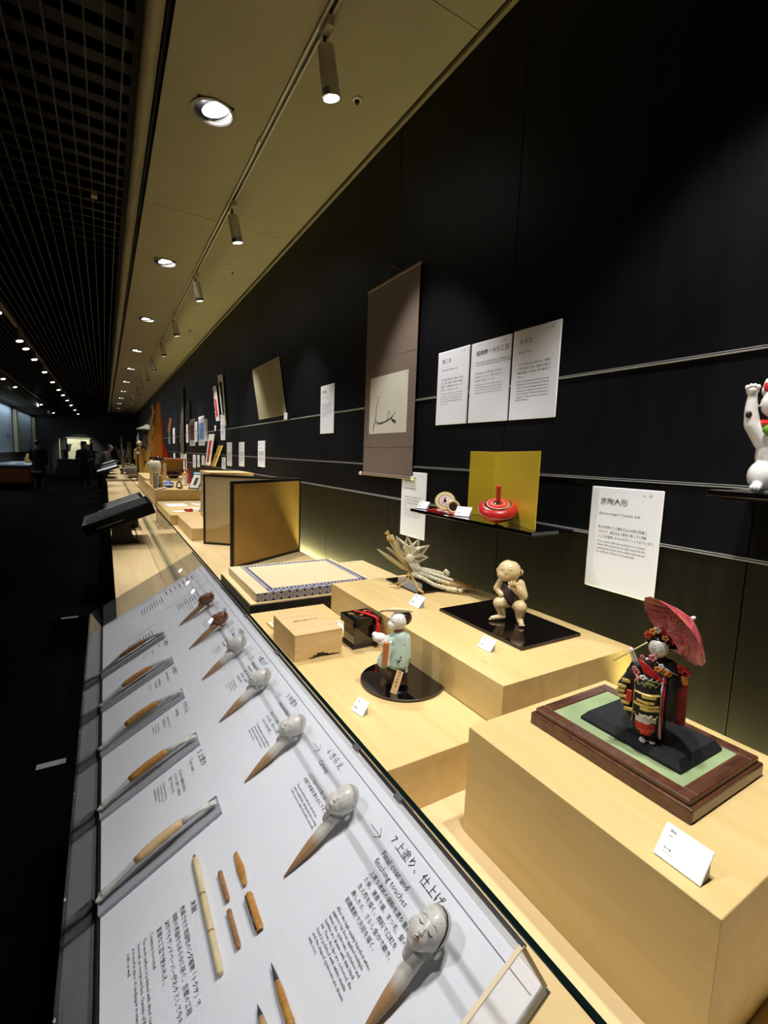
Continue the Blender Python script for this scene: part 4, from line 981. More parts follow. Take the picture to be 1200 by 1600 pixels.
# hanging scroll
hs = thing('hanging_scroll', 'tall brown hanging scroll with ink-painted branch on pale paper', 'hanging scroll', mat=frame((0, -1, 0), (0, 0, 1), (-1, 0, 0), (1.484, 2.778, 1.437)))
SW, SH = .585, 1.158
q = B(); q.bev((0, 0, -.0015), (SW, SH, .0015), .0006, 1); q.obj('cloth', 'scroll_brown', hs)
q = B(); q.box((.070, .262, .0015), (SW - .075, .612, .0026)); q.obj('picture_paper', 'scroll_paper', hs)
q = B(); q.box((0, .176, .0016), (SW, .179, .0024)).box((0, .71, .0016), (SW, .7125, .0024)); q.obj('seam', 'scroll_seam', hs)
q = B(); q.M = Matrix.Translation((0, .004, .004)); q.lathe([(.010, -.004), (.010, SW + .004)], 18, 'x'); q.obj('lower_rod', 'scroll_brown', hs, 40)
for x0 in (-.034, SW + .004):
    q = B(); q.M = Matrix.Translation((x0, .004, .004)); q.lathe([(.0, 0), (.011, .001), (.0125, .006), (.010, .024), (.010, .030)], 18, 'x'); q.obj('rod_knob', 'bone', hs, 40)
q = B(); q.bev((-.006, SH - .006, -.004), (SW + .006, SH + .008, .006), .002, 1); q.obj('upper_rod', 'scroll_brown', hs)
q = B(); q.tube([(SW * .32, SH + .008, .003), (SW * .5, SH + .072, .003), (SW * .68, SH + .008, .003)], .0016, 6); q.obj('hanging_cord', 'scroll_brown', hs)
q = B(); q.tube([(SW * .5, SH + .066, 0), (SW * .5, SH + .125, 0)], .002, 6).ball((SW * .5, SH + .070, .004), .006, 8); q.obj('hook', 'black', hs)
q = B(); z_ = .0032
def stroke(pts, r): q.tube([(x, y, z_) for x, y in pts], r, 4)
stroke([(.125, .275), (.135, .315), (.150, .345), (.160, .38), (.158, .41), (.172, .45), (.176, .478)], [.0022, .0028, .0022, .0018, .0018, .0014, .0008])
stroke([(.150, .345), (.185, .328), (.225, .325), (.265, .333), (.300, .338), (.335, .352), (.372, .372)], [.0016, .0034, .0036, .0022, .0030, .0018, .0008])
stroke([(.335, .352), (.370, .338), (.400, .330)], [.0012, .0014, .0008]); stroke([(.345, .345), (.385, .385)], .0010)
stroke([(.300, .338), (.296, .365), (.310, .392), (.325, .385), (.322, .365)], .0012); stroke([(.160, .38), (.150, .372)], .0012)
stroke([(.176, .478), (.162, .487)], .0010); stroke([(.176, .478), (.192, .488)], .0010); stroke([(.158, .41), (.150, .43)], .0012)
for k in range(9): stroke([(.345, .350 - k * .001), (.380 + .002 * k, .318 + .002 * k)], .0007)
q.obj('ink_branch', 'ink', hs)
q = B()
for k in range(8): q._add([(.340 + .001 * k, .352 - .002 * k, .0029), (.405 - .004 * k, .312 + .003 * k, .0029), (.350, .330, .0029)], [(0, 1, 2)])
q.obj('grey_leaf', 'cornice_grey', hs)
q = B(); q.box((SW - .092, .590, .0027), (SW - .086, .602, .003)).box((.078, .270, .0027), (.083, .278, .003)); q.obj('seal', 'red', hs)
# tilted tan board and its tag
t = thing('leaning_board', 'large plain tan board fixed askew high on the dark wall', 'board', mat=frame((0, -1, 0), (0, 0, 1), (-1, 0, 0), (1.486, 5.27, 1.92)))
q = B(); q.M = Matrix(); q.prism([(0, 0), (.888, .005), (.66, .577), (-.301, .579)], -.008, 0); q.obj('sheet', 'tan_paper', t)
q = B(); q.box((-.10, .20, -.014), (.0, .26, -.008)); q.obj('bracket', 'black', t)
t, _, _ = wallpiece('tag_card', 'tiny white tag beside the lower right corner of the tan board', 'tag', 4.290, 4.200, 1.866, 1.928, 'card_white', x=1.44, th=.004)
q = B(); q.box((.02, .0, -.05), (.03, .06, -.004)); q.obj('arm', 'black', t)
t, _, _ = wallpiece('tag_card', 'tiny white tag below the upper red fan mount', 'tag', 7.52, 7.42, 1.86, 1.94, 'card_white', x=1.44, th=.004)
q = B(); q.box((.02, .0, -.05), (.03, .06, -.004)); q.obj('arm', 'black', t)
def strip_mount(name, label, bl, br, tr, tl, mat_in, inner, x=1.47, group=None, mount='paper'):
    """slanted narrow mount; corners are (y, z)"""
    t = thing(name, label, 'fan mount', mat=frame((0, -1, 0), (0, 0, 1), (-1, 0, 0), (x, bl[0], bl[1])), group=group)
    P_ = [(bl[0] - p[0], p[1] - bl[1]) for p in (bl, br, tr, tl)]
    q = B(); q.prism(P_, -.010, 0); q.obj('mount', mount, t)
    def at(u, v): a = Vector(P_[0]).lerp(P_[1], u); b = Vector(P_[3]).lerp(P_[2], u); return a.lerp(b, v)
    u0, u1, v0, v1 = inner
    q = B(); q.prism([tuple(at(u0, v0)), tuple(at(u1, v0)), tuple(at(u1, v1)), tuple(at(u0, v1))], 0, .003); q.obj('picture', mat_in, t)
    q = B(); c = at(.5, (v0 + v1) / 2); q.M = Matrix.Translation((c.x, c.y, .003)); q.lathe([(0, .004), (.022, .003)], 10); q.obj('stud', 'silver', t)
    return t
strip_mount('fan_mount', 'narrow upper mount with a red printed fan on the dark wall', (7.547, 2.012), (7.318, 2.010), (7.577, 2.543), (7.813, 2.549), 'print_red', (.22, .82, .12, .62), group='slanted fan mounts')
strip_mount('fan_mount', 'narrow upper mount with a black lacquered fan on the dark wall', (7.06, 1.925), (6.88, 1.920), (7.128, 2.651), (7.423, 2.674), 'black_gloss', (.30, .86, .20, .86), group='slanted fan mounts')
strip_mount('fan_mount', 'lower slanted mount with a red fan behind the folding screen', (8.382, 1.325), (7.988, 1.325), (7.585, 1.817), (8.027, 1.825), 'print_red', (.28, .74, .10, .80), x=1.45, group='slanted fan mounts')
strip_mount('fan_mount', 'lower slanted gold fan mount behind the folding screen', (7.860, 1.325), (7.574, 1.325), (7.015, 1.641), (7.280, 1.642), 'gold_paint', (.15, .85, .12, .85), x=1.45, group='slanted fan mounts', mount='straw_gold')
# long hanging cloth strips
t, w_, h_ = wallpiece('cloth_strip', 'long olive brown hanging cloth strip on the far wall', 'cloth strip', 11.46, 10.95, 1.485, 2.90, 'stone', x=1.46)
t, w_, h_ = wallpiece('cloth_strip', 'faint dark purple hanging cloth strip beside the brown poster', 'cloth strip', 10.75, 10.20, 2.17, 2.55, 'side_panel_wood', x=1.48)
# ================================================================== SHELF, TOPS, GOLD PAPER SCREEN
sh = thing('lacquer_shelf', 'small black wall shelf carrying the two spinning tops', 'shelf', (1.27, 1.12, 1.288))
q = B(); q.bev((0, 0, .008), (.226, .76, .022), .0015, 1); q.obj('board', 'lacquer', sh)
q = B(); q.box((.03, .02, 0), (.226, .74, .008)); q.obj('bracket', 'black', sh)
SZ = 1.3105
gs = thing('paper_screen', 'little folded gold paper screen standing behind the red spinning top', 'paper screen')
def leaf(p0, p1, z0, z1, nm):
    p0, p1 = Vector((*p0, 0)), Vector((*p1, 0)); d = p1 - p0; L_ = d.length; d.normalize(); n = Vector((d.y, -d.x, 0))
    q = B(); q.bev((0, 0, -.0015), (L_, z1 - z0, .0015), .0006, 1); o = q.obj(nm, 'gold_leaf', gs); o.matrix_local = frame(d, (0, 0, 1), n, (p0.x, p0.y, z0))
leaf((1.400, 1.612), (1.468, 1.535), SZ, 1.592, 'leaf'); leaf((1.468, 1.533), (1.300, 1.132), SZ, 1.592, 'leaf')
rt = thing('spinning_top', 'large glossy red spinning top with black ring and upright red stem', 'spinning top', mat=local_frame((1.330, 1.352, SZ + .001), -45) @ Euler((R(24), 0, 0)).to_matrix().to_4x4())
q = B(); q.lathe([(0, .002), (.018, .010), (.045, .024), (.066, .040), (.0745, .056), (.073, .068), (.060, .080), (.052, .0832)], 56); q.obj('body', 'red', rt, True)
q = B(); q.ring([(.052, .0832), (.044, .0850)], 48).ring([(.016, .090), (.012, .0925), (0, .093)], 32); q.obj('black_ring', 'black_gloss', rt, True)
q = B(); q.ring([(.044, .0850), (.0415, .0856)], 48); q.ring([(.0255, .0884), (.0235, .0888)], 48); q.ring([(.0747, .0560), (.0740, .0585)], 56); q.obj('cream_ring', 'cream_paint', rt, True)
q = B(); q.ring([(.0415, .0856), (.0255, .0884)], 48); q.ring([(.0235, .0888), (.016, .090)], 32); q.obj('red_ring', 'red', rt, True)
q = B(); q.lathe([(.0085, .090), (.0085, .158), (.007, .162), (0, .162)], 20); q.obj('stem', 'red', rt, 50)
q = B(); q.lathe([(0, -.0), (.004, .002), (.006, .010)], 12); q.obj('point', 'brass', rt, True)
stp = thing('spinning_top', 'small cream and plum spinning top tilted on edge with others around it', 'spinning top', mat=local_frame((1.368, 1.735, SZ + .046), -40) @ Euler((R(62), 0, 0)).to_matrix().to_4x4())
q = B(); q.lathe([(0, -.014), (.030, -.010), (.047, -.003), (.048, .002), (.044, .005)], 40); q.ring([(.044, .005), (.030, .0056)], 40); q.obj('body', 'straw', stp, True)
q = B(); q.ring([(.030, .0056), (.027, .0060)], 40).ring([(.009, .0072), (0, .0074)], 20); q.obj('plum_ring', 'dark_brown', stp, True)
q = B(); q.ring([(.027, .0060), (.0205, .0064)], 40).ring([(.016, .0067), (.009, .0072)], 30); q.obj('white_ring', 'bone', stp, True)
q = B(); q.ring([(.0205, .0064), (.016, .0067)], 30); q.obj('pink_ring', 'pink', stp, True)
q = B(); q.lathe([(.0035, .006), (.003, .040), (0, .041)], 10); q.obj('stem', 'dark_brown', stp, True)
rk = thing('spinning_top', 'half-open cream top leaning right of the small plum top', 'spinning top', mat=local_frame((1.345, 1.645, SZ + .030), -40) @ Euler((R(70), R(25), 0)).to_matrix().to_4x4())
q = B(); q.lathe([(.030, -.006), (.032, 0), (.030, .005), (.020, .006), (.0195, -.004)], 30); q.obj('body', 'straw', rk, True)
q = B(); q.lathe([(0, .001), (.019, .001)], 20); q.obj('hollow', 'dark_brown', rk)
pl_ = thing('red_plate', 'flat red fan-shaped plate with coloured rods under the small tops', 'plate', (1.305, 1.60, SZ))
q = B(); q.prism([(0, .0), (.055, -.01), (.075, .10), (.045, .20), (.0, .19), (-.012, .09)], 0, .004); q.obj('plate', 'red', pl_)
for k in range(4):
    q = B(); q.M = Matrix.Translation((-.015 + k * .006, .02 + k * .034, .009)) @ Euler((0, 0, R(70 + k * 9))).to_matrix().to_4x4(); q.lathe([(.0055, -.018), (.0055, .018)], 10, 'x'); q.obj('rod', ('bone', 'pink', 'bone', 'red')[k], pl_, 40)
card('white card at the left end of the lacquer shelf', (1.300, 1.872, SZ), R(-76), 0.062, 0.045, 42)
card('white card on the shelf between the small tops and the red top', (1.298, 1.580, SZ), R(-66), 0.070, 0.050, 40)
# ================================================================== BECKONING CAT
cs = thing('lacquer_shelf', 'black wall shelf at the right edge under the white cat', 'shelf', (1.27, .05, 1.478))
q = B(); q.bev((0, 0, .008), (.222, .535, .022), .0015, 1); q.obj('board', 'lacquer', cs)
q = B(); q.box((.03, .02, 0), (.222, .515, .008)); q.obj('bracket', 'black', cs)
ct = thing('beckoning_cat', 'white ceramic beckoning cat with raised paw, cut by the right edge', 'cat figurine', mat=local_frame((1.367, .515, 1.5008), -68))
blob_obj('body', [('e', (.026, .006, .090), (.042, .042, .066)), ('e', (.024, 0, .130), (.038, .034, .040)), ('e', (.004, -.010, .038), (.031, .034, .038)), ('e', (.056, -.012, .038), (.031, .034, .038)),
    ('e', (.028, -.006, .208), (.046, .040, .040)), ('e', (.028, -.034, .197), (.020, .014, .014)), ('c', (-.004, .000, .240), .015, (-.008, .002, .264), .006), ('c', (.060, .000, .240), .015, (.064, .002, .264), .006),
    ('c', (.000, -.004, .118), .022, (-.028, -.014, .160), .0170), ('c', (-.028, -.014, .160), .0170, (-.0335, -.018, .195), .0135), ('c', (-.0335, -.018, .195), .0135, (-.034, -.020, .226), .0105), ('e', (-.035, -.022, .240), (.0135, .014, .0125)),
    ('c', (.060, -.006, .130), .018, (.056, -.038, .075), .013), ('c', (.056, -.038, .08), .012, (.054, -.040, .02), .012),
    ('c', (-.004, -.030, .012), .012, (-.008, -.050, .010), .011), ('c', (.054, -.030, .012), .012, (.054, -.052, .010), .011)], 'white_glaze', ct, 0.0028, 4)
q = B()
for k in range(4): q.ball((-.0455 + .0070 * k, -.031, .246 + (.003 if k in (1, 2) else 0)), (.0048, .005, .006), 8)
for k in range(3): q.ball((-.015 + .007 * k, -.060, .010), (.0042, .005, .007), 8)
q.obj('toes', 'white_glaze', ct, True)
q = B(); q.ball((-.0365, -.0305, .182), (.0065, .004, .0085), 12); q.obj('brown_spot', 'dark_brown', ct, True)
q = B(); q.ball((-.006, -.012, .247), (.0085, .006, .013), 12, (0, R(-10), 0)); q.ball((.062, -.012, .247), (.0085, .006, .013), 12, (0, R(10), 0)); q.obj('inner_ear', 'red', ct, True)
q = B(); q.M = Matrix.Translation((.026, -.004, .166)) @ Euler((R(12), 0, 0)).to_matrix().to_4x4(); q.lathe([(.036, -.007), (.0425, -.004), (.0435, 0), (.0425, .004), (.036, .007)], 34); q.obj('collar', 'red', ct, True)
q = B(); q.ball((.018, -.036, .146), (.026, .011, .016), 16); q.obj('green_bib', 'green', ct, True)
q = B(); q.ball((.022, -.050, .153), .007, 10); q.obj('bell', 'gold_paint', ct, True)
q = B()
for x in (.014, .042): q.ball((x, -.043, .214), (.005, .003, .006), 8)
q.obj('eyes', 'ink', ct, True)
q = B(); q.ball((.028, -.048, .203), (.004, .002, .003), 8); q.obj('nose', 'pink', ct, True)
# ================================================================== TILTED DISPLAY CASE
CO = (-.0317, 0, .7888); AX = ((0, -1, 0), (.866, 0, .5), (-.5, 0, .866))
CM = frame(*AX, CO)
def on_case(y, v, lift=0.0, rot=0.0): return CM @ Matrix.Translation((-y, v, lift)) @ Euler((0, 0, R(rot))).to_matrix().to_4x4()
dc = thing('display_case', 'long tilted clear display case over a white printed board, nearest the camera', 'display case', mat=CM)
XA, XB, VA, VB, HT = -2.262, -.266, -.001, .4630, .078
q = B(); q.bev((XA, VA + .004, -.012), (XB, VB, 0), .0015, 1); q.obj('printed_board', 'white_board', dc)
q = B(); q.box((XA, VA - .004, -.016), (XB, VB + .003, -.0125)); q.obj('tray_base', 'grey_plastic', dc)
q = B(); q.box((XA, VA, .0), (XB, VA + .0035, .003)); q.obj('dark_gasket', 'black', dc)
th = .004
for nm, a, b in (('top_sheet', (XA, VA - .003, HT - th), (XB, VB + .003, HT)), ('front_side', (XA, VA - .003, -.016), (XB, VA + .0005, HT - th)), ('back_side', (XA, VB, 0), (XB, VB + .003, HT - th)),
                 ('end_side', (XB - .0035, VA, -.0), (XB, VB, HT - th)), ('end_side', (XA, VA, 0), (XA + .0035, VB, HT - th))):
    q = B(); q.box(a, b); q.obj(nm, 'case_clear', dc)
q = B(); q.box((XB - .004, VA - .003, HT - .0005), (XB + .0005, VB + .003, HT + .0006)).box((XB - .004, VB - .001, 0), (XB + .0008, VB + .0034, HT)); q.obj('near_edges', 'edge_cream', dc)
q = B(); q.box((XA, VB + .0005, HT - .004), (XB, VB + .0050, HT + .001)); q.obj('back_rail', 'black', dc)
for x in (-.49, -.615, -1.02, -1.30, -1.62):
    q = B(); q.bev((x - .008, VB - .0025, HT - .004), (x + .008, VB + .0065, HT + .002), .0008, 1); q.obj('hinge', 'silver', dc)
for x in (-.62, -.80, -1.06, -1.30, -1.52, -1.90):
    q = B(); q.ball((x, VA - .003, HT - .002), (.004, .002, .002), 8); q.obj('screw', 'silver', dc, True)
q = B(); q.box((XA + .01, .4478, .0001), (XB - .006, .4488, .0005)); q.obj('printed_rule', 'ink_grey', dc)
# dark bracket that carries the case on the deck
cb = thing('case_bracket', 'pair of dark brackets under the tilted display case', 'bracket')
for y in (.55, 1.9):
    q = B(); q.M = Matrix.Translation((0, y, 0)); q.M = q.M @ frame((1, 0, 0), (0, 0, 1), (0, -1, 0))
    q.prism([(.055, DZ + .0005), (.335, DZ + .0005), (.335, .955), (.055, .795)], -.02, .02); q.obj('wedge', 'black', cb)
# printing
T = Text()
def step(yh, num, jt, et, jp, en, arrow=True, x0=.142, v0=.427, ts=.0150):
    xs = -(yh + x0)
    if arrow:
        a = xs - .028; vv = v0 - .008
        for p0, p1 in (((a - .016, vv), (a + .012, vv)), ((a + .002, vv + .008), (a + .012, vv)), ((a + .002, vv - .008), (a + .012, vv))):
            d = Vector((p1[0] - p0[0], p1[1] - p0[1], 0)).normalized(); n = Vector((-d.y, d.x, 0)) * .0004
            T.flat([(p0[0] - n.x, p0[1] - n.y, .0006), (p1[0] - n.x, p1[1] - n.y, .0006), (p1[0] + n.x, p1[1] + n.y, .0006), (p0[0] + n.x, p0[1] + n.y, .0006)])
    T.line(num + ' ' + jt, xs, v0, ts)
    for k, l in enumerate(et): T.line(l, xs + .004, v0 - .021 - k * .0125, .0118)
    vj = v0 - .046
    for k, l in enumerate(jp): T.line(l, xs + .012, vj - k * .0108, .0074)
    ve = vj - len(jp) * .0108 - .003
    for k, l in enumerate(en): T.line(l, xs + .012, ve - k * .0066, .0060)
H = [.373 + .2286 * k for k in range(7)]
step(H[0], '7', '上塗り、仕上げ', ['Final coat and', 'finishing touches'], ['上質な液状の胡粉を塗り重ね', 'た後、薄墨で眉、まつ毛、髪の', '生え際を描く。顔料で口紅を', '施したら、さらし金巾で磨き、', '岩礁墨粉で天冠を描く。'],
     ['After the high-quality liquefied white', 'pigment has been applied multiple', 'times, the eyebrows, eyelashes and', 'hairline are drawn with thin black', 'ink. Then, the lips are coloured, the', 'head is polished with white muslin', 'and the shaped eyebrows are drawn', 'with soot.'])
step(H[1], '6', 'きらえ', ['Carving'], ['小刀で目や口を彫り起こし、', '木賊で表面を滑らかにする。'], ['The eyes and mouth are carved out', 'with a small knife, and prepared scouring', 'rush is used to make the surface smooth.'])
step(H[2], '5', '中塗り', ['Intermediate coat'], ['液をハケで塗り、重ねてむら', 'なく塗る。乾かした後に', 'きれいな布で磨く。'], ['The white pigment is mixed with glue', 'and brushed over the head. After it', 'has dried, the surface is polished', 'with a wet cloth.'])
step(H[3], '4', '置上げ', ['Raising of', 'features'], ['粘りのある胡粉を', '筆で盛り、目鼻や', '唇の形を作る。'], ['The thick pigment is', 'raised with a brush to', 'form the nose, lips', 'and eyes.'])
step(H[4], '3', '地塗り', ['Base coat'], ['膠と混ぜた胡粉を', '全体に塗る。'], ['Whitewash mixed', 'with glue is applied', 'to the whole head', 'as a base coat.'])
step(H[5], '2', '木地', [], ['桐の粉を固めた', '頭を仕上げる。'], ['The head of pressed', 'paulownia sawdust'])
step(H[6], '1', '生地', [], ['頭の原型を', '作り、型に詰めて', '抜き出す。'], ['The head is cast in', 'a two-part mould', 'and joined together.'], arrow=False)
K = [.8275 + .2300 * k for k in range(5)]
step(K[0], '5', '上塗り', ['Top coat'], ['仕上げの胡粉を手足に', 'むらなく塗り、爪先を', '整えて仕上げる。'], ['The hands and feet are', 'covered with top coat', 'and finished smooth', 'by skilled hands.'], x0=.19, v0=.216, ts=.0150)
step(K[1], '4', 'きらえ', ['Carving'], ['指や爪を小刀で', '彫り整える。'], ['The fingers and', 'nails are carved', 'with a knife.'], x0=.19, v0=.216)
step(K[2], '3', '中塗り', ['Intermediate'], ['胡粉を塗り重ね', 'て厚みを出す。'], ['Coats of pigment', 'are laid on.'], x0=.19, v0=.216)
step(K[3], '2', '地塗り', ['Base'], ['膠と胡粉を', '塗る。'], ['The base coat', 'is applied.'], x0=.19, v0=.216)
# horsetail block
T.line('とくさ', -.692, .1495, .0040).line('木賊', -.694, .144, .0105)
for k, l in enumerate(('乾燥させた常緑性のシダ植物「トクサ」で', '胡粉の表面をなめらかに研ぐ。京都の工程', '以外でもサンドペーパー代わりとして今も', '重要な工芸で使われる。')): T.line(l, -.700, .1285 - k * .0125, .0086, width=.150 * len(l) / 19)
T.line('Common horsetail', -.703, .0800, .0076)
for k, l in enumerate(('The work surface is polished with dried common', 'horsetail, an evergreen fern. Outside of Kyoto too,', 'it is used in place of sandpaper in many traditional', 'crafts as well.')): T.line(l, -.703, .0690 - k * .0082, .0068)
# intro blocks at the far end (lines run up the slope)
for k in range(7): T.bars(-2.205 + .0, .400 - k * .020, .055 + .01 * (k % 2), .0045, seed=k)
for k in range(9): T.bars(-2.165, .255 - k * .011, .075, .0030, seed=k + 20)
for k in range(8): T.bars(-1.955, .370 - k * .010, .060, .0028, seed=k + 40)
for k in range(9): T.bars(-1.865, .185 - k * .011, .068, .0030, seed=k + 60)
T.box((-2.232, .17, .0004), (-2.2295, .405, .0007)).box((-1.995, .25, .0004), (-1.9935, .44, .0007)).box((-1.905, .10, .0004), (-1.9035, .24, .0007))
T.obj('lettering', 'ink', dc)
# ------------------------------------------------------------------ heads on spikes
hm = blob([('e', (0, .006, .029), (.0190, .0245, .0215)), ('e', (-.0045, -.0060, .0325), (.0160, .0180, .0165)), ('e', (-.0055, -.0185, .0345), (.0092, .0070, .0090)),
           ('e', (-.0058, -.0030, .0480), (.0018, .0050, .0028)), ('e', (-.0058, -.0068, .0492), (.0026, .0022, .0022)),
           ('e', (-.0058, -.0130, .0465), (.0042, .0032, .0022)), ('e', (.0165, -.006, .0245), (.0045, .0070, .0030), (0, R(55), 0)), ('e', (-.0195, -.006, .0265), (.0030, .0065, .0040)),
           ('c', (-.001, -.012, .022), .0105, (0, -.030, .0175), .0084)], .0011, 2, 'head')
hm.materials.append(M['bone'])
nm_ = B(); nm_.lathe([(0.0, -.125), (.0012, -.122), (.0050, -.095), (.0078, -.070), (.0086, -.050), (.0082, -.028), (.0090, -.018)], 20, 'y'); spm = nm_.mesh('spike', True); spm.materials.append(M['dipped_spike'])
HS = Surf(hm, (0, 0, -1), .0001)
def features(t, mat='bone', paint=False):
    def L_(q, pts, r): HS.line(q, [(x, y, .2) for x, y in pts], r)
    if not paint:
        q = B(); L_(q, [(-.0155, .0005), (-.0120, -.0006), (-.0088, .0004)], [.0003, .0006, .0003]); L_(q, [(-.0028, .0006), (.0010, -.0006), (.0050, .0006)], [.0003, .0006, .0003]); L_(q, [(-.0085, -.0135), (-.0055, -.0142), (-.0025, -.0135)], [.0003, .0006, .0003])
        q.obj('eyelid', mat, t, True); return
    q = B(); L_(q, [(-.0162, .0002), (-.0125, -.0012), (-.0090, .0002)], [.0003, .0010, .0004]); L_(q, [(-.0026, .0004), (.0010, -.0012), (.0052, .0004)], [.0004, .0010, .0003]); q.obj('eyes', 'ink', t)
    q = B(); L_(q, [(-.0165, .0065), (-.0130, .0085), (-.0100, .0080)], .0004); L_(q, [(-.0020, .0080), (.0018, .0088), (.0056, .0068)], .0004)
    q.ball(HS(-.0120, .0155, .2), .0006, 6).ball(HS(.0030, .0160, .2), .0006, 6); q.obj('eyebrows', 'ink_grey', t)
    q = B(); L_(q, [(-.0090, -.0128), (-.0058, -.0124), (-.0026, -.0130)], [.0004, .0010, .0004]); q.obj('mouth_line', 'ink', t)
    q = B(); q.ball(HS(-.0058, -.0145, .2), (.0024, .0013, .0009), 8).ball(HS(-.0058, -.0110, .2), (.0016, .0008, .0006), 8); q.obj('lips', 'lip_red', t, True)
    q = B(); L_(q, [(-.0130, .0235), (-.0060, .0275), (.0020, .0262), (.0090, .0200), (.0135, .0110), (.0155, .0020), (.0160, -.0030)], [.0003, .0011, .0013, .0014, .0014, .0012, .0005]); q.obj('hairline', 'hair_grey', t, True)
HL = ['finished painted doll head with eyes, red lips and dark hairline, nearest on the board', 'plain white carved doll head beside the Carving text, second nearest',
      'smooth white doll head beside the Intermediate coat text', 'smooth white doll head beside the Raising of features text, fourth from the near end',
      'white doll head on a brown spike just before the two brown heads', 'brown wooden doll head nearer the camera of the two brown ones', 'darker brown wooden doll head at the far end of the board']
for k in range(7):
    t = thing('doll_head_on_spike', HL[k], 'doll head', mat=on_case(H[k], .402, 0), group='doll heads on wooden spikes')
    RT = Matrix.Translation((0, 0, .029)) @ Euler((0, R(34), 0)).to_matrix().to_4x4() @ Matrix.Translation((0, 0, -.029))
    o = link('head', hm, t); mt_ = 'brown_clay' if k >= 5 else 'bone'
    if k >= 5: setmat(o, mt_)
    s_ = link('spike', spm, t); s_.location = (.001, 0, .0222); s_.rotation_euler = (R(9), 0, 0)
    if k >= 5: setmat(s_, 'raw_spike')
    features(t, mt_, k == 0)
    q = B(); q.M = Matrix.Translation((.0195, -.006, .0245)) @ Euler((0, R(60), 0)).to_matrix().to_4x4(); q.lathe([(.0050, 0), (.0056, .0012), (.0045, .0022), (.003, .0012)], 12); q.obj('ear', mt_, t, True)
    for ch in t.children:
        if not ch.name.startswith('spike'): ch.matrix_local = RT
# ------------------------------------------------------------------ doll limbs on grey trays
ltray = B(); ltray.box((0, 0, 0), (.045, .222, .0015)).box((0, 0, .0015), (.0012, .222, .006)).box((.0438, 0, .0015), (.045, .222, .006)).box((0, 0, .0015), (.045, .0012, .006)); lt = ltray.mesh('tray'); 
plain('tray_grey', (.36, .38, .40), .35); lt.materials.append(M['tray_grey'])
def limb(t, k):
    mid = ('pale_wood', 'orange_wood', 'orange_wood', 'orange_wood', 'stick_wood')[k]
    q = B(); q.tube([(0, .082, .020), (0, .095, .021), (0, .125, .022), (0, .158, .021), (0, .168, .020)], [.0062, .0078, .0085, .0075, .0055], 12); q.obj('wooden_core', mid, t, True)
    en = 'bone' if k < 4 else 'grey_plastic'
    me = blob([('c', (0, .082, .020), .0060, (0, .045, .014), .0050), ('c', (0, .045, .014), .0050, (0, .022, .010), .0062), ('e', (0, .014, .008), (.0062, .0095, .0042))], .0014, 3, 'foot'); me.materials.append(M[en]); link('foot', me, t)
    q = B(); q.tube([(0, .165, .020), (0, .185, .019), (0, .200, .016), (.001, .215, .012)], [.0056, .0046, .0040, .0058], 12)
    for j in range(4): q.tube([(-.0035 + .0025 * j, .213, .012), (-.004 + .0028 * j, .222, .010), (-.004 + .003 * j, .228, .007)], [.0016, .0014, .0009], 6)
    q.obj('hand', en, t, True)
LL = ['doll limb with pale wooden core on the nearest grey tray', 'doll limb with brown core on the second grey tray, beside the Top coat text', 'doll limb with orange-brown core on the middle grey tray',
      'doll limb with orange-brown core on the fourth grey tray', 'dark uncoated doll limb on the farthest grey tray']
TT_ = ['nearest grey tray on the board, under a doll limb', 'second nearest grey tray, left of the Top coat text', 'middle grey tray of the five under doll limbs', 'fourth grey tray from the near end of the board', 'farthest grey tray of the five on the board']
for k in range(5):
    o = link('limb_tray', lt); o.matrix_world = on_case(K[k] + .0225, .0045, .0012); tag(o, TT_[k], 'tray', 'grey trays on the printed board')
    t = thing('doll_limb', LL[k], 'doll limb', mat=on_case(K[k] + .002, -.002, .0040), group='doll limbs on grey trays'); limb(t, k)
# ------------------------------------------------------------------ tools on the board
t = thing('horsetail_stem', 'long pale jointed horsetail stem lying on the white board', 'stem', mat=on_case(.757, .166, .0048))
for a, b in ((0, .072), (.0735, .137), (.1385, .200)):
    q = B(); q.lathe([(.0038, a), (.0044, a + .003), (.0044, b - .003), (.0039, b)], 16, 'x'); q.obj('segment', 'bamboo', t, True)
q = B()
for x in (.0728, .1378): q.M = Matrix.Translation((x, 0, 0)); q.lathe([(.0042, -.0012), (.0046, 0), (.0042, .0012)], 14, 'x')
q.M = Matrix(); q.lathe([(.0018, -.008), (.0036, 0)], 10, 'x'); q.obj('joint', 'stick_wood', t, True)
for lb_, y, v, L_, r_ in (('short brown stick, nearer the folded fern stem, upper one', .697, .1975, .056, .0036), ('short brown stick, lower one of the pair', .627, .1955, .060, .0036)):
    q = B(); q.lathe([(r_ * .6, 0), (r_, .002), (r_, L_ - .004), (r_ * .8, L_)], 12, 'x'); o = q.obj('wooden_stick', 'stick_wood', None, True); o.matrix_world = on_case(y, v, r_ + .0004); tag(o, lb_, 'stick', 'short brown sticks')
bl = blob([('c', (.006, 0, 0), .0034, (.040, 0, 0), .0062), ('c', (.040, 0, 0), .0058, (.066, -.001, 0), .0038)], .0011, 2, 'blade'); bl.transform(Matrix.Diagonal((1, 1, .45, 1))); bl.materials.clear(); bl.materials.append(M['orange_wood'])
o = link('wooden_spatula', bl); o.matrix_world = on_case(.709, .2275, .0034, 0); tag(o, 'flat golden brown wooden spatula, highest of the small tools', 'spatula')
q = B()
v_ = []; n = 10
for x, r_ in ((0, .004), (.004, .0058), (.056, .0058), (.063, .0045)):
    for k in range(n + 1):
        a = pi * (k / n) - .15; v_.append((x, r_ * cos(a), r_ * sin(a)))
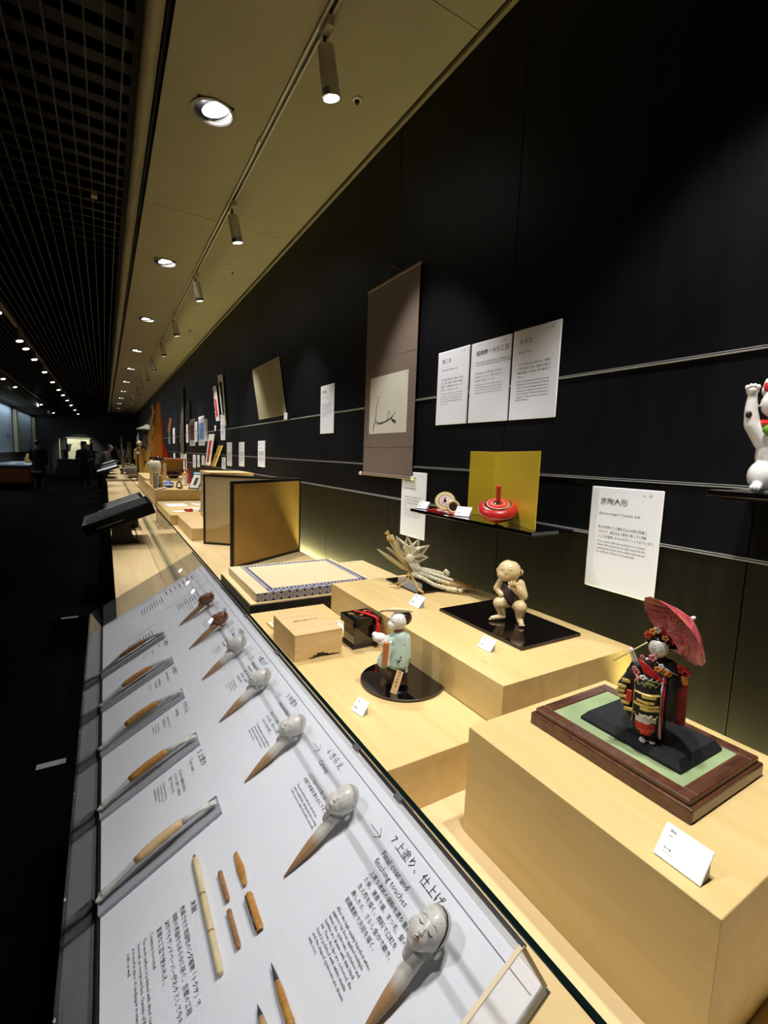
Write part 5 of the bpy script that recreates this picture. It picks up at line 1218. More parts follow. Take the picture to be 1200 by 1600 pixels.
q._add(v_, [(i * (n + 1) + k, i * (n + 1) + k + 1, (i + 1) * (n + 1) + k + 1, (i + 1) * (n + 1) + k) for i in range(3) for k in range(n)])
t = thing('split_bamboo', 'short split bamboo piece with a dark hollow below the spatula', 'bamboo piece', mat=on_case(.625, .2265, .002, 0))
q.obj('rind', 'orange_wood', t, True)
q = B(); q.tube([(.004, -.0035, .0052), (.03, -.003, .006), (.060, -.003, .0050)], .0012, 6); q.obj('dark_groove', 'dark_brown', t, True)
for lb_, y, v, L_, mt_, tl in (('fine ink brush with dark bamboo handle and long black tip', .515, .228, .19, 'orange_wood', .026), ('second smaller brush with pale handle at the bottom edge', .489, .1995, .17, 'spike_wood', .016)):
    t = thing('ink_brush', lb_, 'brush', mat=on_case(y, v, .0050), group='ink brushes on the board')
    q = B(); q.lathe([(.0, 0), (.0008, .004), (.0026, tl * .8), (.0030, tl)], 12, 'x'); q.obj('bristles', 'ink', t, True)
    q = B(); q.lathe([(.0030, tl), (.0042, tl + .012), (.0048, tl + .045), (.0053, tl + .047), (.0048, tl + .049), (.0048, L_)], 14, 'x'); q.obj('handle', mt_, t, True)
# ================================================================== FAR COUNTER
plain('case_black', (.0016, .002, .004), .3, spec=.12)
def far_case(label, ya, yb, face='black', end_black=True, bl=(-.148, .823), tilt=20.0, wd=.545, th=.095):
    a = R(tilt); Mx = frame((0, -1, 0), (cos(a), 0, sin(a)), (-sin(a), 0, cos(a)), (bl[0], ya, bl[1]))
    t = thing('tilted_case', label, 'display case', mat=Mx, group='tilted cases along the aisle')
    L_ = yb - ya
    q = B(); q.bev((-L_, 0, 0), (0, wd, th), .003, 1); q.obj('body', 'case_black', t)
    q = B(); q.box((-L_ + .02, .03, th), (-.06, wd - .03, th + .002)); q.obj('face', face, t)
    q = B(); q.box((-L_ + .006, .12, th), (-L_ + .018, wd - .05, th + .004)); q.obj('white_edge', 'sign_white', t)
    q = B(); q.box((-.0, .09, th * .35), (.0015, .30, th * .40)); q.obj('edge_line', 'grey_plastic', t)
    if ya > 10:
        q = B(); q.M = Mx.inverted(); q.box((bl[0] + wd * .25, ya + .1, DZ + (.024 if ya > 13.8 else 0.001)), (bl[0] + wd * .45, yb - .1, bl[1] + wd * .25 * sin(a))); q.obj('support', 'black', t)
    return t
far_case('black tilted case seen from its dark end, past the near display case', 4.44, 5.10)
plain('case_print', (.10, .095, .085), .5, noise=.5, nscale=40)
far_case('thin tilted panel with grey printed face just beyond the black case', 5.35, 6.0, 'case_print', bl=(-.02, .905), wd=.38, th=.03)
for y in (5.5, 5.8):
    q = B(); q.box((.04, y, DZ), (.28, y + .04, .90)); tag(q.obj('support_block', 'black'), 'dark block under the %s end of the thin tilted panel' % ('near' if y < 5.7 else 'far'), 'support')
far_case('pale tilted panel near the dark step between decks', 14.1, 15.6, 'sign_white', bl=(-.20, .86), wd=.55, th=.05)
far_case('grey tilted panel behind the pale one', 16.2, 17.4, 'grey_plastic', bl=(-.12, .90), wd=.50, th=.05)
far_case('last pale tilted panel by the bending visitor', 18.3, 19.6, 'sign_white', bl=(-.10, .93), wd=.45, th=.05)
t = thing('wedge_stand', 'black wedge foot under the dark tilted case', 'stand', (.03, 4.60, DZ))
q = B(); q.M = frame((1, 0, 0), (0, 0, 1), (0, -1, 0)); q.prism([(0, 0), (.22, 0), (.16, .06), (.14, .19), (0, .13)], -.16, 0); q.obj('wedge', 'black', t)
q = B(); q.tube([(.17, -.02, .175), (.20, -.03, .0)], .004, 6); q.obj('strut', 'black', t)
t = thing('white_topped_box', 'low maple box with white top beside the folding screen', 'platform', (.668, 4.556, DZ))
q = B(); q.bev((0, 0, 0), (.56, 1.0, .110), .001, 1); q.obj('box', 'maple', t)
q = B(); q.box((.002, .002, .110), (.558, .998, .113)); q.obj('top', 'pale_wood', t)
t = thing('small_stand', 'small black folded stand on the white-topped box', 'stand', (.90, 4.75, DZ + .113), R(20)); q = B(); q.M = Euler((R(-25), 0, 0)).to_matrix().to_4x4(); q.bev((0, 0, 0), (.05, .004, .05), .001, 1); q.obj('plate', 'black', t)
q = B(); q.box((.01, .0, 0), (.04, .03, .003)); q.obj('foot', 'black', t)
platform('broad low maple platform with printed sheets and a red box', (.60, 5.57, DZ), (1.38, 7.16, DZ + .113), 'display_platform')
PZ = DZ + .113
platform('higher maple platform carrying lantern, blue jar and framed picture', (.58, 7.17, DZ), (1.40, 9.35, .995))
platform('far maple platform under the red rack', (.62, 9.36, DZ), (1.40, 11.8, 1.02))
t = thing('shoji_cabinet', 'wooden cabinet with white paper sliding panel beside the gold screen', 'cabinet', (.905, 5.0, PZ))
q = B(); q.bev((0, 0, 0), (.45, .04, .50), .002, 1).bev((0, .5, 0), (.45, .54, .50), .002, 1).bev((0, .04, 0), (.45, .50, .04), .002, 1).bev((0, .04, .46), (.45, .50, .50), .002, 1).box((.40, .04, .04), (.44, .50, .46)); q.obj('carcass', 'pale_wood', t)
q = B(); q.box((.015, .04, .04), (.025, .50, .46)); q.obj('paper_panel', 'paper', t)
q = B(); q.M = Matrix.Translation((.013, .30, .22)); q.ball((0, 0, 0), (.004, .012, .035), 10); q.obj('finger_pull', 'black', t, True)
# printed sheets, fans and boxes on the low platform
for i, (x, y, a, wd, ln, mt_, lb_) in enumerate(((.68, 6.42, 6, .24, .34, 'sign_white', 'large white sheet flat on the low platform'), (.80, 6.05, -12, .22, .20, 'paper', 'cream sheet nearer the camera on the low platform'),
        (1.03, 6.50, 14, .07, .32, 'sign_white', 'long white strip, left of two on the low platform'), (1.14, 6.50, 14, .06, .30, 'sign_white', 'long white strip, right of two on the low platform'), (.66, 5.80, 0, .14, .16, 'paper', 'pinkish cream sheet by the red box'))):
    q = B(); q.bev((0, 0, 0), (wd, ln, .006), .001, 1); o = q.obj('printed_sheet', mt_); o.location = (x, y, PZ); o.rotation_euler = (0, 0, R(a)); tag(o, lb_, 'sheet', 'sheets on the low platform')
t = thing('red_box', 'small red box with lettering on the low platform', 'box', (.785, 5.83, PZ), R(4)); q = B(); q.bev((0, 0, 0), (.085, .06, .035), .002, 1); q.obj('body', 'red', t)
x = Text(); x.M = frame((1, 0, 0), (0, 0, 1), (0, -1, 0), (.012, -.0008, .010)); x.line('京都', 0, .016, .016, z=.0002); x.obj('lettering', 'cream_paint', t)
def tilted_frame(label, x, y, z, h, w__, rz, mat_face='paper', pic='ink', frame_m='black'):
    t = thing('picture_stand', label, 'picture frame', (x, y, z), R(rz))
    A_ = Euler((R(-28), 0, 0)).to_matrix().to_4x4()
    q = B(); q.M = A_; q.bev((0, -.012, 0), (w__, 0, h), .002, 1); q.obj('frame', frame_m, t)
    q = B(); q.M = A_; q.box((.015, -.014, .015), (w__ - .015, -.012, h - .015)); q.obj('mat_board', mat_face, t)
    q = B(); q.M = A_; q.box((w__ * .35, -.016, h * .25), (w__ * .65, -.014, h * .75)); q.obj('picture', pic, t)
    q = B(); q.tube([(w__ / 2, .02 + h * .3, h * .75), (w__ / 2, h * .75, 0)], .004, 6); q.obj('strut', 'black', t)
tilted_frame('silver grey book-like frame tilted on the low platform', .93, 5.80, PZ, .17, .11, -55, 'grey_plastic', 'sign_white', 'grey_plastic')
tilted_frame('black framed picture tilted on the higher platform', 1.04, 7.35, .995, .24, .20, -55)
tilted_frame('pale blue picture behind the black framed one', 1.15, 7.9, .995, .24, .16, -40, 'sky_blue', 'sign_white', 'sky_blue')
# lantern on post
t = thing('paper_lantern', 'cream paper lantern on a slim pale post', 'lantern', (.635, 7.75, .995))
q = B(); q.lathe([(.045, 0), (.045, .012), (.020, .02), (.019, .20)], 16); q.obj('post', 'pale_wood', t, 40)
q = B(); pr = []
for k in range(25):
    f = k / 24; pr.append((.052 + .030 * math.sin(pi * min(1, max(0, f))) ** .45 + .001 * (k % 2), .20 + .19 * f))
q.lathe(pr, 26); q.obj('paper_shade', 'lantern_paper', t, True)
q = B(); q.lathe([(.05, .195), (.055, .20), (.05, .206)], 20).lathe([(.05, .386), (.055, .392), (.05, .398)], 20); q.obj('ring', 'black', t)
t = thing('lantern_crown', 'black bulbous ornament behind the top of the cream lantern', 'ornament', (.70, 8.3, .995))
q = B(); q.lathe([(.05, 0), (.03, .05), (.03, .34), (.07, .38), (.05, .42)], 16)
for k in range(5): q.ball((.08 * cos(k * 1.25), .08 * sin(k * 1.25), .40 + .015 * (k % 2)), .035, 10)
q.obj('cluster', 'black_gloss', t, True)
# sample easel, figure, jar, bowls
t = thing('sample_easel', 'easel of grey and yellow paper samples left of the lantern', 'easel', (.475, 7.35, .995), R(6))
t.location = (.60, 7.40, .995)
for i, (x, wd, m_) in enumerate(((-.02, .012, 'stick_wood'), (-.005, .045, 'grey_plastic'), (.043, .016, 'sign_white'), (.062, .008, 'black'), (.073, .035, 'straw_gold'))):
    q = B(); q.bev((x, .01 * i * .3, 0), (x + wd, .012 + .003 * i, .20 - .004 * i), .001, 1); q.obj('sample', m_, t)
q = B(); q.bev((.045, -.035, 0), (.055, -.025, .06), .001, 1).bev((.075, -.035, 0), (.085, -.025, .06), .001, 1).box((.045, -.035, .055), (.085, -.025, .065)); q.obj('foot', 'black', t)
blob_t = thing('wooden_figure', 'small carved pale wooden figure above the paper samples', 'figurine', (.615, 8.05, .999))
blob_obj('body', [('c', (0, 0, .038), .035, (.0, 0, .20), .03), ('c', (0, 0, .20), .035, (-.02, 0, .30), .04), ('e', (.0, 0, .36), (.035, .03, .035)), ('c', (-.02, 0, .29), .02, (-.05, -.02, .34), .016), ('c', (.01, 0, .28), .02, (.04, -.03, .22), .016)], 'straw', blob_t, .006, 3)
t = thing('blue_jar', 'round blue and white glazed jar before the lantern', 'jar', (.80, 7.62, .995))
q = B(); q.lathe([(.04, 0), (.075, .02), (.085, .045), (.07, .075), (.03, .085)], 28); q.obj('body', 'blue', t, True)
q = B(); q.lathe([(.0865, .038), (.0872, .045), (.0855, .052)], 28); q.obj('white_band', 'white_glaze', t, True)
q = B(); q.lathe([(.034, .083), (.030, .092), (.010, .098), (.012, .108), (0, .112)], 20); q.obj('lid', 'blue', t, True)
for i, (x, y, z, r_, h_, m_, lb_) in enumerate(((.66, 7.26, .995, .045, .018, 'white_glaze', 'flat white dish at the edge of the higher platform'), (.72, 7.32, .995, .03, .02, 'white_glaze', 'small white dish beside the blue jar'),
        (.93, 7.40, .995, .05, .02, 'dark_brown', 'dark round base of the bent figure'), (1.02, 8.0, .995, .06, .018, 'white_glaze', 'cream dish on the higher platform, right of the dark figure'), (1.18, 8.2, .995, .10, .012, 'cream_paint', 'broad cream plate behind the black framed picture'))):
    q = B(); q.lathe([(r_ * .5, 0), (r_, h_), (r_ * .96, h_ * 1.02), (r_ * .45, .004), (0, .004)], 24); o = q.obj('dish', m_, None, 40); o.location = (x, y, z); tag(o, lb_, 'dish', 'dishes on the higher platform')
t = thing('bent_figure', 'small dark arched metal figure right of the blue jar', 'figurine', (.93, 7.55, .995))
q = B(); q.tube([(-.03, 0, 0), (-.025, 0, .05), (-.005, 0, .085), (.02, 0, .09), (.035, 0, .06), (.045, 0, .0)], [.012, .010, .012, .014, .010, .008], 10); q.obj('body', 'black_gloss', t, True)
t = thing('tall_vase', 'tall white vase with orange top near the red rack', 'vase', (1.08, 8.0, .995))
q = B(); q.lathe([(.035, 0), (.04, .01), (.032, .05), (.038, .17), (.044, .18)], 22); q.obj('body', 'white_glaze', t, True)
q = B(); q.lathe([(.046, .18), (.046, .195), (.02, .205), (.012, .23), (0, .235)], 20); q.obj('lid', 'orange', t, True)
t = thing('red_bottle', 'dark red bottle behind the white vase', 'bottle', (1.20, 8.5, .995)); q = B(); q.lathe([(.04, 0), (.045, .02), (.045, .14), (.018, .19), (.016, .24), (.02, .25), (0, .25)], 20); q.obj('glass', 'print_red', t, True)
# red rack table
t = thing('red_rack', 'open red wooden rack table with a back panel', 'table', (.885, 9.5, 1.02))
q = B(); q.bev((-.03, -.02, .355), (.45, .42, .375), .003, 1); q.obj('top', 'red_wood', t)
for x, y in ((0, 0), (.40, 0), (0, .36), (.40, .36)):
    q = B(); q.bev((x, y, 0), (x + .02, y + .02, .355), .002, 1); q.obj('leg', 'red_wood', t)
q = B(); q.box((.02, .37, .14), (.40, .376, .35)); q.obj('back_panel', 'straw_gold', t)
q = B(); q.box((.02, .005, .06), (.40, .015, .075)).box((.02, .365, .06), (.40, .375, .075)); q.obj('stretcher', 'red_wood', t)
t = thing('black_bag', 'rounded black drum-shaped piece under the red rack', 'bowl', (1.10, 9.66, 1.02)); q = B(); q.lathe([(.06, 0), (.10, .03), (.12, .08), (.10, .12), (.04, .135), (0, .135)], 26); q.obj('body', 'black_gloss', t, True)
t = thing('white_post', 'short pale post against the red rack', 'post', (.905, 9.40, 1.02)); q = B(); q.bev((0, 0, 0), (.05, .04, .28), .003, 1); q.obj('post', 'cream_paint', t)
# tall orange roll, rope, red cloth
t = thing('orange_cone', 'very tall tapering orange roll reaching toward the ceiling', 'roll', (1.03, 12.2, DZ + .003))
q = B(); q.lathe([(.125, 0), (.115, .6), (.085, 1.25), (.050, 1.87), (.04, 1.91)], 28); q.obj('roll', 'orange', t, 50)
t.rotation_euler = (0, R(2.0), 0)
t = thing('yellow_rope', 'ragged yellow rope hanging left of the orange roll', 'rope', (.93, 12.0, DZ))
q = B(); q.tube([(-.12 + .16 * f + .018 * sin(f * 30), 0, .06 + 1.78 * f) for f in [k / 30 for k in range(31)]], [.075 - .060 * (k / 30) + .012 * (k % 2) for k in range(31)], 9); q.obj('strand', 'straw_gold', t, True)
t = thing('red_cloth', 'draped red cloth right of the orange roll', 'cloth', (1.14, 12.4, DZ))
q = B(); sheet(q, [[(.0 + .06 * k + .03 * z * 0, .03 * (k % 2), z) for k in range(4)] for z in (0, .6)] + [[(-.04 + .035 * k, .02 * (k % 2), z) for k in range(4)] for z in (1.05, 1.60)], .01); q.obj('drape', 'red_cloth', t)
t = thing('pink_card', 'small pinkish card high beside the red cloth', 'card', (1.30, 12.4, 1.98)); q = B(); q.M = Euler((0, R(8), 0)).to_matrix().to_4x4(); q.bev((0, 0, 0), (.06, .006, .34), .002, 1); q.obj('card', 'pink', t)
# stone-grey bust-like pieces, gold statue, dark flower crown, branches
def lathe_thing(name, label, cat, loc, parts, group=None):
    t = thing(name, label, cat, loc, 0, group)
    for nm, prof, m_ in parts:
        q = B(); q.lathe(prof, 20); q.obj(nm, m_, t, True)
    return t
t = lathe_thing('stone_lantern', 'grey-green hanging roof-shaped lantern left of the orange roll', 'lantern', (.93, 13.3, 1.50), [('body', [(.05, .10), (.11, .16), (.12, .20), (.09, .24), (.075, .50)], 'stone'), ('roof', [(.26, .52), (.24, .56), (.10, .62), (.05, .66), (0, .67)], 'stone')])
q = B(); q.tube([(0, 0, .66), (.03, 0, .74), (.10, 0, .77), (.16, 0, .77)], .012, 8); q.obj('hook', 'stone', t, True)
q = B(); q.bev((-.035, -.035, -.755), (.035, .035, .11), .004, 1); q.obj('post', 'black', t)
t = thing('gold_statue', 'standing gold statue with pale head', 'statue', (.88, 15.6, DZ + .10))
blob_obj('body', [('c', (0, 0, .05), .13, (0, 0, .55), .11), ('c', (0, 0, .5), .12, (0, 0, .72), .09), ('c', (-.1, 0, .68), .05, (-.13, -.03, .45), .04), ('c', (.1, 0, .68), .05, (.12, -.03, .42), .04)], 'gold_statue', t, .014, 3)
blob_obj('head', [('e', (0, 0, .87), (.075, .075, .09)), ('c', (0, 0, .8), .04, (0, 0, .7), .04)], 'cream_paint', t, .012, 2)
q = B(); q.tube([(-.02, .02, .93), (-.03, .02, 1.20)], [.02, .006], 8); q.obj('finial', 'sign_white', t)
t = thing('candle_stand', 'thin dark upright stand before the gold statue', 'stand', (.74, 13.95, DZ + .02)); q = B(); q.lathe([(.08, 0), (.02, .03), (.015, .9), (.03, .92), (.0, .93)], 12); q.obj('pole', 'black', t, 40)
q = B(); q.ball((0, -.02, .70), .035, 12); q.obj('white_ball', 'sign_white', t, True)
lathe_thing('grey_tub', 'round grey wooden tub at the start of the far deck', 'tub', (.67, 14.8, DZ + .02), [('staves', [(.14, 0), (.155, .02), (.165, .27), (.155, .28), (.145, .06), (0, .06)], 'pot_grey'), ('hoop', [(.1585, .08), (.163, .09), (.160, .10)], 'brass')])
t = thing('bare_branches', 'pale bare branches standing in a pot on the far deck', 'branches', (.50, 17.5, DZ + .02))
rb = random.Random(2); q = B(); q.lathe([(.07, 0), (.10, .12), (.09, .14)], 16); q.obj('pot', 'black_gloss', t, True)
q = B()
for k in range(9):
    a = rb.uniform(-.22, .22); q.tube([(0, 0, .12), (a * .4, rb.uniform(-.05, .05), .45), (a, rb.uniform(-.1, .1), .70 + rb.uniform(0, .5))], [.008, .007, .004], 6)
q.obj('twigs', 'plant_pale', t, True)
for i, (x, y, s_) in enumerate(((.72, 18.5, .24), (.62, 16.4, .20), (.50, 15.3, .12))):
    t = thing('flower_arrangement', ['large pale flower arrangement at the far end of the deck', 'pale flower arrangement behind the grey tub', 'low dark flower arrangement left of the grey tub'][i], 'flowers', (x, y, DZ + .02))
    q = B()
    for k in range(26):
        v = Vector((rb.gauss(0, 1), rb.gauss(0, 1), abs(rb.gauss(0, 1)))).normalized() * s_ * rb.uniform(.6, 1); q.tube([(0, 0, .05), v * .6 + Vector((0, 0, .08)), v + Vector((0, 0, .08))], .006, 4); q.ball(v + Vector((0, 0, .09)), (.035, .035, .022), 6)
    o = q.obj('blooms', 'plant_pale' if i < 2 else 'dark_brown', t); o['kind'] = 'stuff'
    q = B(); q.lathe([(.05, 0), (.09, .06), (.08, .08)], 14); q.obj('bowl', 'black_gloss', t, True)
for i, (x, y, h_, m_, lb_) in enumerate(((1.22, 15.0, 1.45, 'black', 'tall dark banner right of the gold statue'), (.70, 19.5, 1.05, 'stone', 'tall brown upright panel left of the statue'), (.95, 18.6, 1.25, 'stone', 'thin grey pole standing behind the statue'))):
    t = thing('upright_piece', lb_, 'panel', (x, y, DZ + .02)); q = B(); q.bev((0, 0, 0), (.13 if i != 2 else .03, .03, h_), .004, 1); q.obj('panel', m_, t); q = B(); q.box((-.05, -.04, 0), (.18 if i != 2 else .08, .07, .02)); q.obj('foot', 'black', t)
# ================================================================== FAR WALL, LEFT SIDE
struct(B().box((-6, 31.0, 0), (1.6, 31.1, 3.7)).obj('wall_far', 'black'))
struct(B().box((-5.9, -1.6, 0), (-5.8, 34, 3.7)).obj('wall_left', 'black'))
t = thing('kimono_display', 'lit alcove with a white kimono spread on a stand on the far wall', 'kimono', (-1.70, 29.6, .90))
q = B(); q.box((-.4, -.6, -.9), (1.2, 1.0, 0)); q.obj('podium', 'black', t)
q = B(); q.box((0, .9, .0), (1.0, .95, 1.12)); q.obj('back_board', 'kimono_white', t)
q = B(); q.prism([(0, 0)], 0, 0) if False else None
q.M = frame((1, 0, 0), (0, 0, 1), (0, -1, 0)); q.prism([(.06, .0), (.60, .0), (.58, .78), (.98, .78), (.98, 1.10), (.0, 1.10), (.0, .78), (.20, .78), (.16, .6)], -.5, -.46); q.obj('garment', 'kimono_white', t)
q = B(); q.box((-.05, .40, 1.10), (1.05, .46, 1.12)); q.obj('rail', 'kimono_white', t)
q = B(); q.box((-.35, .38, -.05), (-.31, .42, 1.05)).box((-.35, .38, -.05), (.1, .42, -.02)); q.obj('frame', 'lamp_shell', t)
spot_light((-1.2, 28.3, 3.3), (-1.2, 30.2, 1.4), 520, 50, .7, .05, (1, .96, .8))
t, w_, h_ = wallpiece('notice', 'small white notice on the far wall right of the kimono', 'notice', 0, .22, 0, .30, 'sign_white'); t.matrix_world = frame((1, 0, 0), (0, 0, 1), (0, -1, 0), (-.95, 30.992, 1.62))
kids(t, 'panel')[0].data.transform(Matrix.Diagonal((-1, 1, 1, 1)))
t = thing('display_column', 'pinkish lit display column between the two far visitors', 'column', (-1.0, 29.0, 0)); q = B(); q.bev((0, 0, 0), (.30, .3, 1.45), .01, 1); q.obj('column', 'lip_red', t); q = B(); q.box((-.04, -.04, .86), (.34, .0, .92)); q.obj('white_ledge', 'sign_white', t)
# people
def person(label, loc, rz, pose, coat, trousers, legs=True, hat=False, boots=None):
    t = thing('person', label, 'person', loc, R(rz))
    lean = pose.get('lean', 0); hip = Vector((0, 0, .92)); ch = Vector((0, -lean * .45, 1.32 - lean * .10)); nk = ch + Vector((0, -lean * .12, .14)); hd = nk + Vector((0, -.03 - lean * .10, .15))
    sh_ = .18
    S = [('c', tuple(hip), .15, tuple(ch), .17), ('c', tuple(ch + Vector((-.10, 0, .06))), .09, tuple(ch + Vector((.10, 0, .06))), .09)]
    S += [('c', (-.09, 0, .92), .10, (-.10, 0, .50), .068), ('c', (.09, 0, .92), .10, (.11, 0, .50), .068)]
    if pose.get('skirt'): S += [('c', (0, 0, .95), .17, (0, .02, .62), .22), ('c', (-.05, 0, .9), .15, (0, .04, .64), .21)]
    for s in (-1, 1):
        a0 = ch + Vector((s * sh_, 0, .06)); a1 = a0 + Vector((s * .06, -.05 - lean * .1, -.28)); a2 = a1 + Vector((-s * .08, -.22, .02 if pose.get('hands') else -.20))
        S += [('c', tuple(a0), .062, tuple(a1), .048), ('c', tuple(a1), .046, tuple(a2), .034)]
    me = blob(S, .018, 3, 'coat'); me.materials.append(M[coat]); link('coat', me, t)
    S2 = []
    for s in (-1, 1): S2 += [('c', (s * .10, 0, .52), .064, (s * .11, .02, .09), .045), ('c', (s * .11, .02, .05), .045, (s * .115, -.14, .035), .034)]
    me = blob(S2, .014, 2, 'legs'); me.materials.append(M[boots or trousers]); link('legs', me, t)
    me = blob([('c', tuple(nk - Vector((0, 0, .04))), .055, tuple(hd - Vector((0, 0, .06))), .055), ('e', tuple(hd), (.078, .095, .11)), ('e', tuple(hd + Vector((0, -.095, -.01))), (.014, .02, .022))], .011, 2, 'head'); me.materials.append(M['skin']); link('head', me, t)
    q = B(); q.ball(hd + Vector((0, .02, .03)), (.086, .09, .095), 14); q.obj('hair', 'black', t, True)
    if hat:
        q = B(); q.M = Matrix.Translation(hd + Vector((0, 0, .045))); q.lathe([(.17, -.01), (.165, .0), (.098, .01), (.09, .085), (.05, .10), (0, .095)], 22); q.obj('hat', 'coat_black', t, 50)
    for s in (-1, 1):
        a0 = ch + Vector((s * sh_, 0, .06)); a1 = a0 + Vector((s * .06, -.05 - lean * .1, -.28)); a2 = a1 + Vector((-s * .08, -.22, .02 if pose.get('hands') else -.20))
        q = B(); q.ball(a2, (.035, .045, .02), 8)
        for k in range(4): q.tube([a2 + Vector((-.022 + .015 * k, -.03, 0)), a2 + Vector((-.022 + .015 * k, -.075, -.01))], .007, 5)
        q.tube([a2 + Vector((-s * .03, -.01, 0)), a2 + Vector((-s * .05, -.04, 0))], .008, 5)
        q.obj('hand', 'skin', t, True)
    return t
person('person in a wide black hat and dark coat standing before the lit alcove', (-.66, 20.3, 0), 10, dict(hands=True), 'coat_black', 'coat_black', hat=True)
person('person in grey patterned jacket bending over the far display deck', (-.20, 21.2, 0), 75, dict(lean=.55, hands=True), 'coat_grey', 'coat_black')
person('person all in black with pale grey boots standing by the left table', (-1.98, 20.0, 0), 170, dict(skirt=True), 'coat_black', 'coat_black', boots='boot_grey')
q = B(); q.bev((0, 0, 0), (.30, .10, .05), .01, 1); o = q.obj('pale_bag', 'lamp_shell'); o.location = (-2.16, 19.62, .62); tag(o, 'pale low bag held at the side of the person in black', 'bag')
# left side exhibition: lit bluish niches, cream columns, wooden table
for i, (xa, ya, yb) in enumerate(((-3.25, 19.0, 24.6), (-3.25, 25.1, 30.6))):
    q = B(); q.box((-3.27, ya, 1.24), (-3.25, yb, 3.10 - .0 * i)); tag(q.obj('blue_wall', 'niche_blue'), ['bluish lit niche panel on the left, nearer one', 'darker bluish niche panel on the left, past the column'][i], 'panel')
q = B(); q.box((-3.30, 14, 3.10), (-2.3, 30.95, 3.40)); tag(q.obj('olive_wall', 'olive_panel'), 'dark olive panelling above the left niches', 'panelling')
q = B(); q.box((-3.30, 14, .0), (-3.28, 30.95, 1.24)); tag(q.obj('brown_wall', 'olive_panel'), 'dim brown wall base below the left niches', 'panelling')
for i, y in enumerate((24.8, 30.7)):
    q = B(); q.prism([(-.05, -.12), (.08, -.12), (.10, .10), (-.05, .12)], 0, 1.75); o = q.obj('column', 'column_cream'); o.location = (-3.18, y, 1.24); tag(o, ['curved cream column between the two bluish niches', 'second cream column behind the person in black'][i], 'column', 'cream columns on the left')
q = B(); q.box((-3.24, 23.3, 1.78), (-3.23, 23.9, 1.98)); tag(q.obj('small_sign', 'blue'), 'tiny dark blue sign on the nearer bluish panel', 'sign')
t = thing('exhibit_table', 'long wooden exhibit table with white top at the far left', 'table', (-3.27, 20.6, .0))
q = B(); q.bev((0, 0, .80), (.99, 4.0, .86), .006, 1); q.obj('top', 'sign_white', t)
q = B(); q.bev((.02, .04, .22), (.97, 3.9, .80), .004, 1); q.obj('apron', 'red_wood', t)
q = B(); q.box((.08, .2, 0), (.9, 3.7, .22)); q.obj('plinth', 'black', t)
for i, (x, y, w__, h__, m_, lb_) in enumerate(((-3.05, 21.2, .35, .05, 'white_glaze', 'white flat model at the left of the far table'), (-2.62, 21.0, .25, .10, 'sign_white', 'small white boxes on the far left table'), (-2.55, 22.6, .22, .36, 'straw_gold', 'small orange and white figure on the far left table'), (-2.38, 23.2, .25, .22, 'plant_pale', 'pale plant-like piece at the right end of the left table'))):
    t = thing('table_exhibit', lb_, 'exhibit', (x, y, .86)); q = B(); q.lathe([(w__ / 2, 0), (w__ * .55, h__ * .3), (w__ * .35, h__ * .7), (w__ * .2, h__), (0, h__)], 12); q.obj('body', m_, t, True)
spot_light((-2.4, 21.0, 3.2), (-3.1, 22.0, .9), 160, 60, .8, .05, (.8, .9, 1))
for ya, yb, pw in ((19.2, 24.4, 34), (25.3, 30.4, 12)):
    al = bpy.data.lights.new('added_wash_light', 'AREA'); al.shape = 'RECTANGLE'; al.size = .05; al.size_y = yb - ya; al.energy = pw; al.color = (.72, .86, 1)  # added wash light without a fixture, brightens the bluish panels
    ao = bpy.data.objects.new('added_wash_light', al); COL.objects.link(ao); ao.location = (-3.02, (ya + yb) / 2, 3.09); ao.rotation_euler = (0, R(-12), 0)
spot_light((-2.3, 24.2, 3.2), (-3.25, 22.0, 2.2), 60, 90, .8, .05, (.75, .88, 1))
spot_light((-2.3, 28.2, 3.2), (-3.25, 27.5, 2.2), 30, 90, .8, .05, (.75, .88, 1))
# tracks over the aisle with little spotlights
ltl = B(); ltl.cone((0, 0, 0), .03, (.01, 0, -.06), .03, 8); ltm = ltl.mesh('stem'); ltm.materials.append(M['lamp_ring'])
lbm = B(); lbm.cone((.0, 0, -.06), .045, (.03, -.02, -.20), .05, 14); lbm = lbm.mesh('barrel', 40); lbm.materials.append(M['lamp_ring'])
lem = B(); lem.cone((.0298, -.0199, -.199), .048, (.0312, -.0208, -.206), .046, 14); lem = lem.mesh('lens'); lem.materials.append(M['far_lamp'])
for n_, (xt, ya, yb, spots, side) in enumerate(((-1.16, 6.0, 31, (7.9, 9.75, 10.45, 11.6, 13.4, 15.3, 17.2, 18.9, 20.9, 23.2, 26, 29), 'middle'), (-2.22, 12.0, 31, (15.6, 17.5, 24.0, 29.4), 'left'))):
    q = B(); q.box((xt - .02, ya, 3.405), (xt + .02, yb, 3.435)); tag(q.obj('lighting_track', 'cornice_grey'), 'thin lighting track under the dark slats, %s one over the aisle' % side, 'track', 'tracks over the aisle')
    for i, y in enumerate(spots):
        t = thing('track_spotlight', ('small dark spotlight %s from the near end of the %s aisle track' % ((['first', 'second', 'third', 'fourth', 'fifth', 'sixth', 'seventh', 'eighth', 'ninth', 'tenth', 'eleventh', 'twelfth'][i]), side)), 'spotlight', (xt, y, 3.405), group='spotlights on the aisle tracks')
        link('stem', ltm, t); link('barrel', lbm, t); link('lens', lem, t)
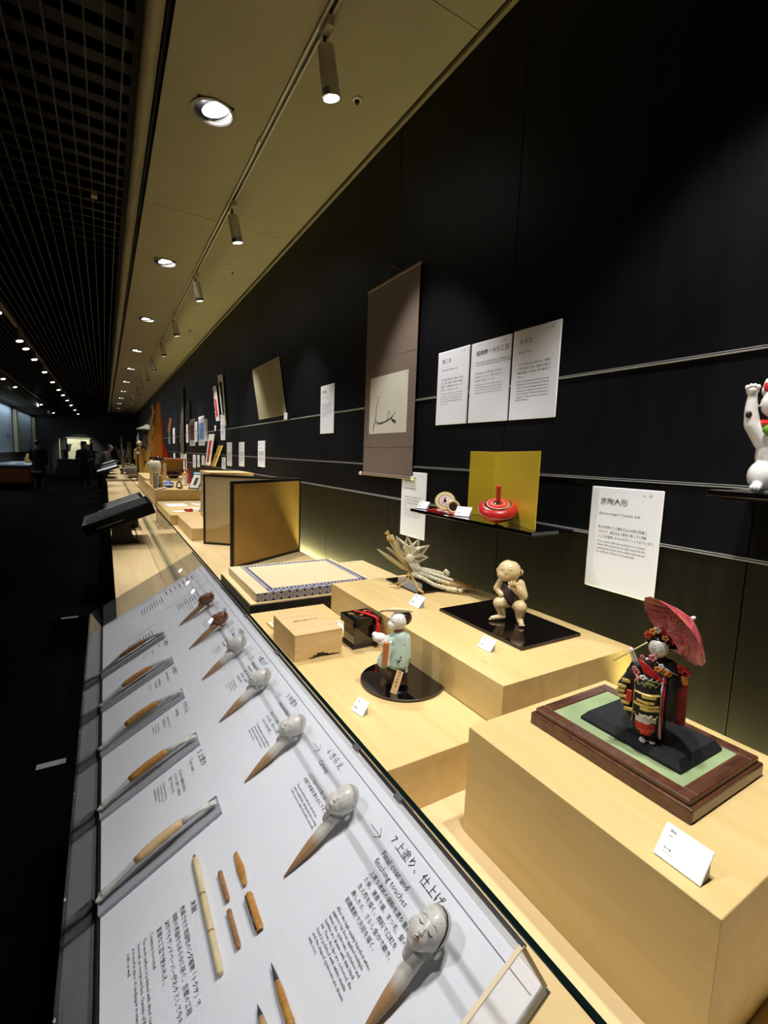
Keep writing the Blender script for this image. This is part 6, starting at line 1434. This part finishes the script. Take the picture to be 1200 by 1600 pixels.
# two white floor marks
for i, (x, y, w__) in enumerate(((-.33, 2.62, .12), (-.385, 4.96, .13))):
    q = B(); q.box((0, 0, 0), (w__, .045, .0015)); o = q.obj('floor_mark', 'grey_plastic'); o.location = (x, y, .0003); tag(o, ['nearer short white tape mark on the dark floor', 'farther short white tape mark on the dark floor'][i], 'floor mark', 'tape marks on the floor')

# ================================================================== SMALL PIECES GO UNDER THE PART THEY BELONG TO
UNDER = {'lettering': ('panel', 'plate', 'printed_board', 'lid'), 'printed_rule': ('printed_board',), 'picture': ('panel', 'mount', 'mat_board'), 'stud': ('mount',),
         'eyes': ('head', 'body'), 'eyebrows': ('head',), 'mouth_line': ('head',), 'lips': ('head',), 'eyelid': ('head',), 'ear': ('head',), 'hairline': ('head',), 'hair': ('head', 'body'),
         'hair_flowers': ('head',), 'hair_ribbon': ('head',), 'gold_embroidery': ('sleeve',), 'snow_embroidery': ('sleeve',), 'red_embroidery': ('sleeve',), 'maple_leaf': ('sleeve',),
         'train_gold': ('train',), 'train_red': ('train',), 'fingers': ('body',), 'toes': ('body',), 'inner_ear': ('body',), 'brown_spot': ('body',), 'nose': ('body',), 'mouth': ('body',), 'bell': ('collar',),
         'crest_print': ('robe',), 'hat_cord': ('flat_hat',), 'hat_tip': ('flat_hat',), 'medallion': ('front_border',), 'woven_pattern': ('top_border',), 'ink_branch': ('picture_paper',), 'grey_leaf': ('picture_paper',),
         'seal': ('picture_paper',), 'rod_knob': ('lower_rod',), 'gloss_face': ('board', 'rim'), 'finger_pull': ('paper_panel',), 'clasp': ('body',), 'ribs': ('canopy',), 'cap': ('canopy',), 'hinge': ('back_rail',),
         'white_ring': ('body',), 'pink_ring': ('body',), 'plum_ring': ('body',), 'black_ring': ('body',), 'cream_ring': ('body',), 'red_ring': ('body',), 'gold_crane_print': ('lid',), 'bezel': ('barrel',), 'painting': ('card',), 'gold_edge': ('card',), 'gold_ticks': ('body',)}
bpy.context.view_layer.update()
for root in [o for o in COL.objects if o.parent is None and 'category' in o]:
    named = {}
    for c in root.children: named.setdefault(c.name.split('.')[0], c)
    for c in list(root.children):
        for host in UNDER.get(c.name.split('.')[0], ()):
            if host in named and not c.children:
                h = named[host]; m_ = h.matrix_basis.inverted() @ c.matrix_basis
                c.parent = h; c.matrix_basis = m_; break
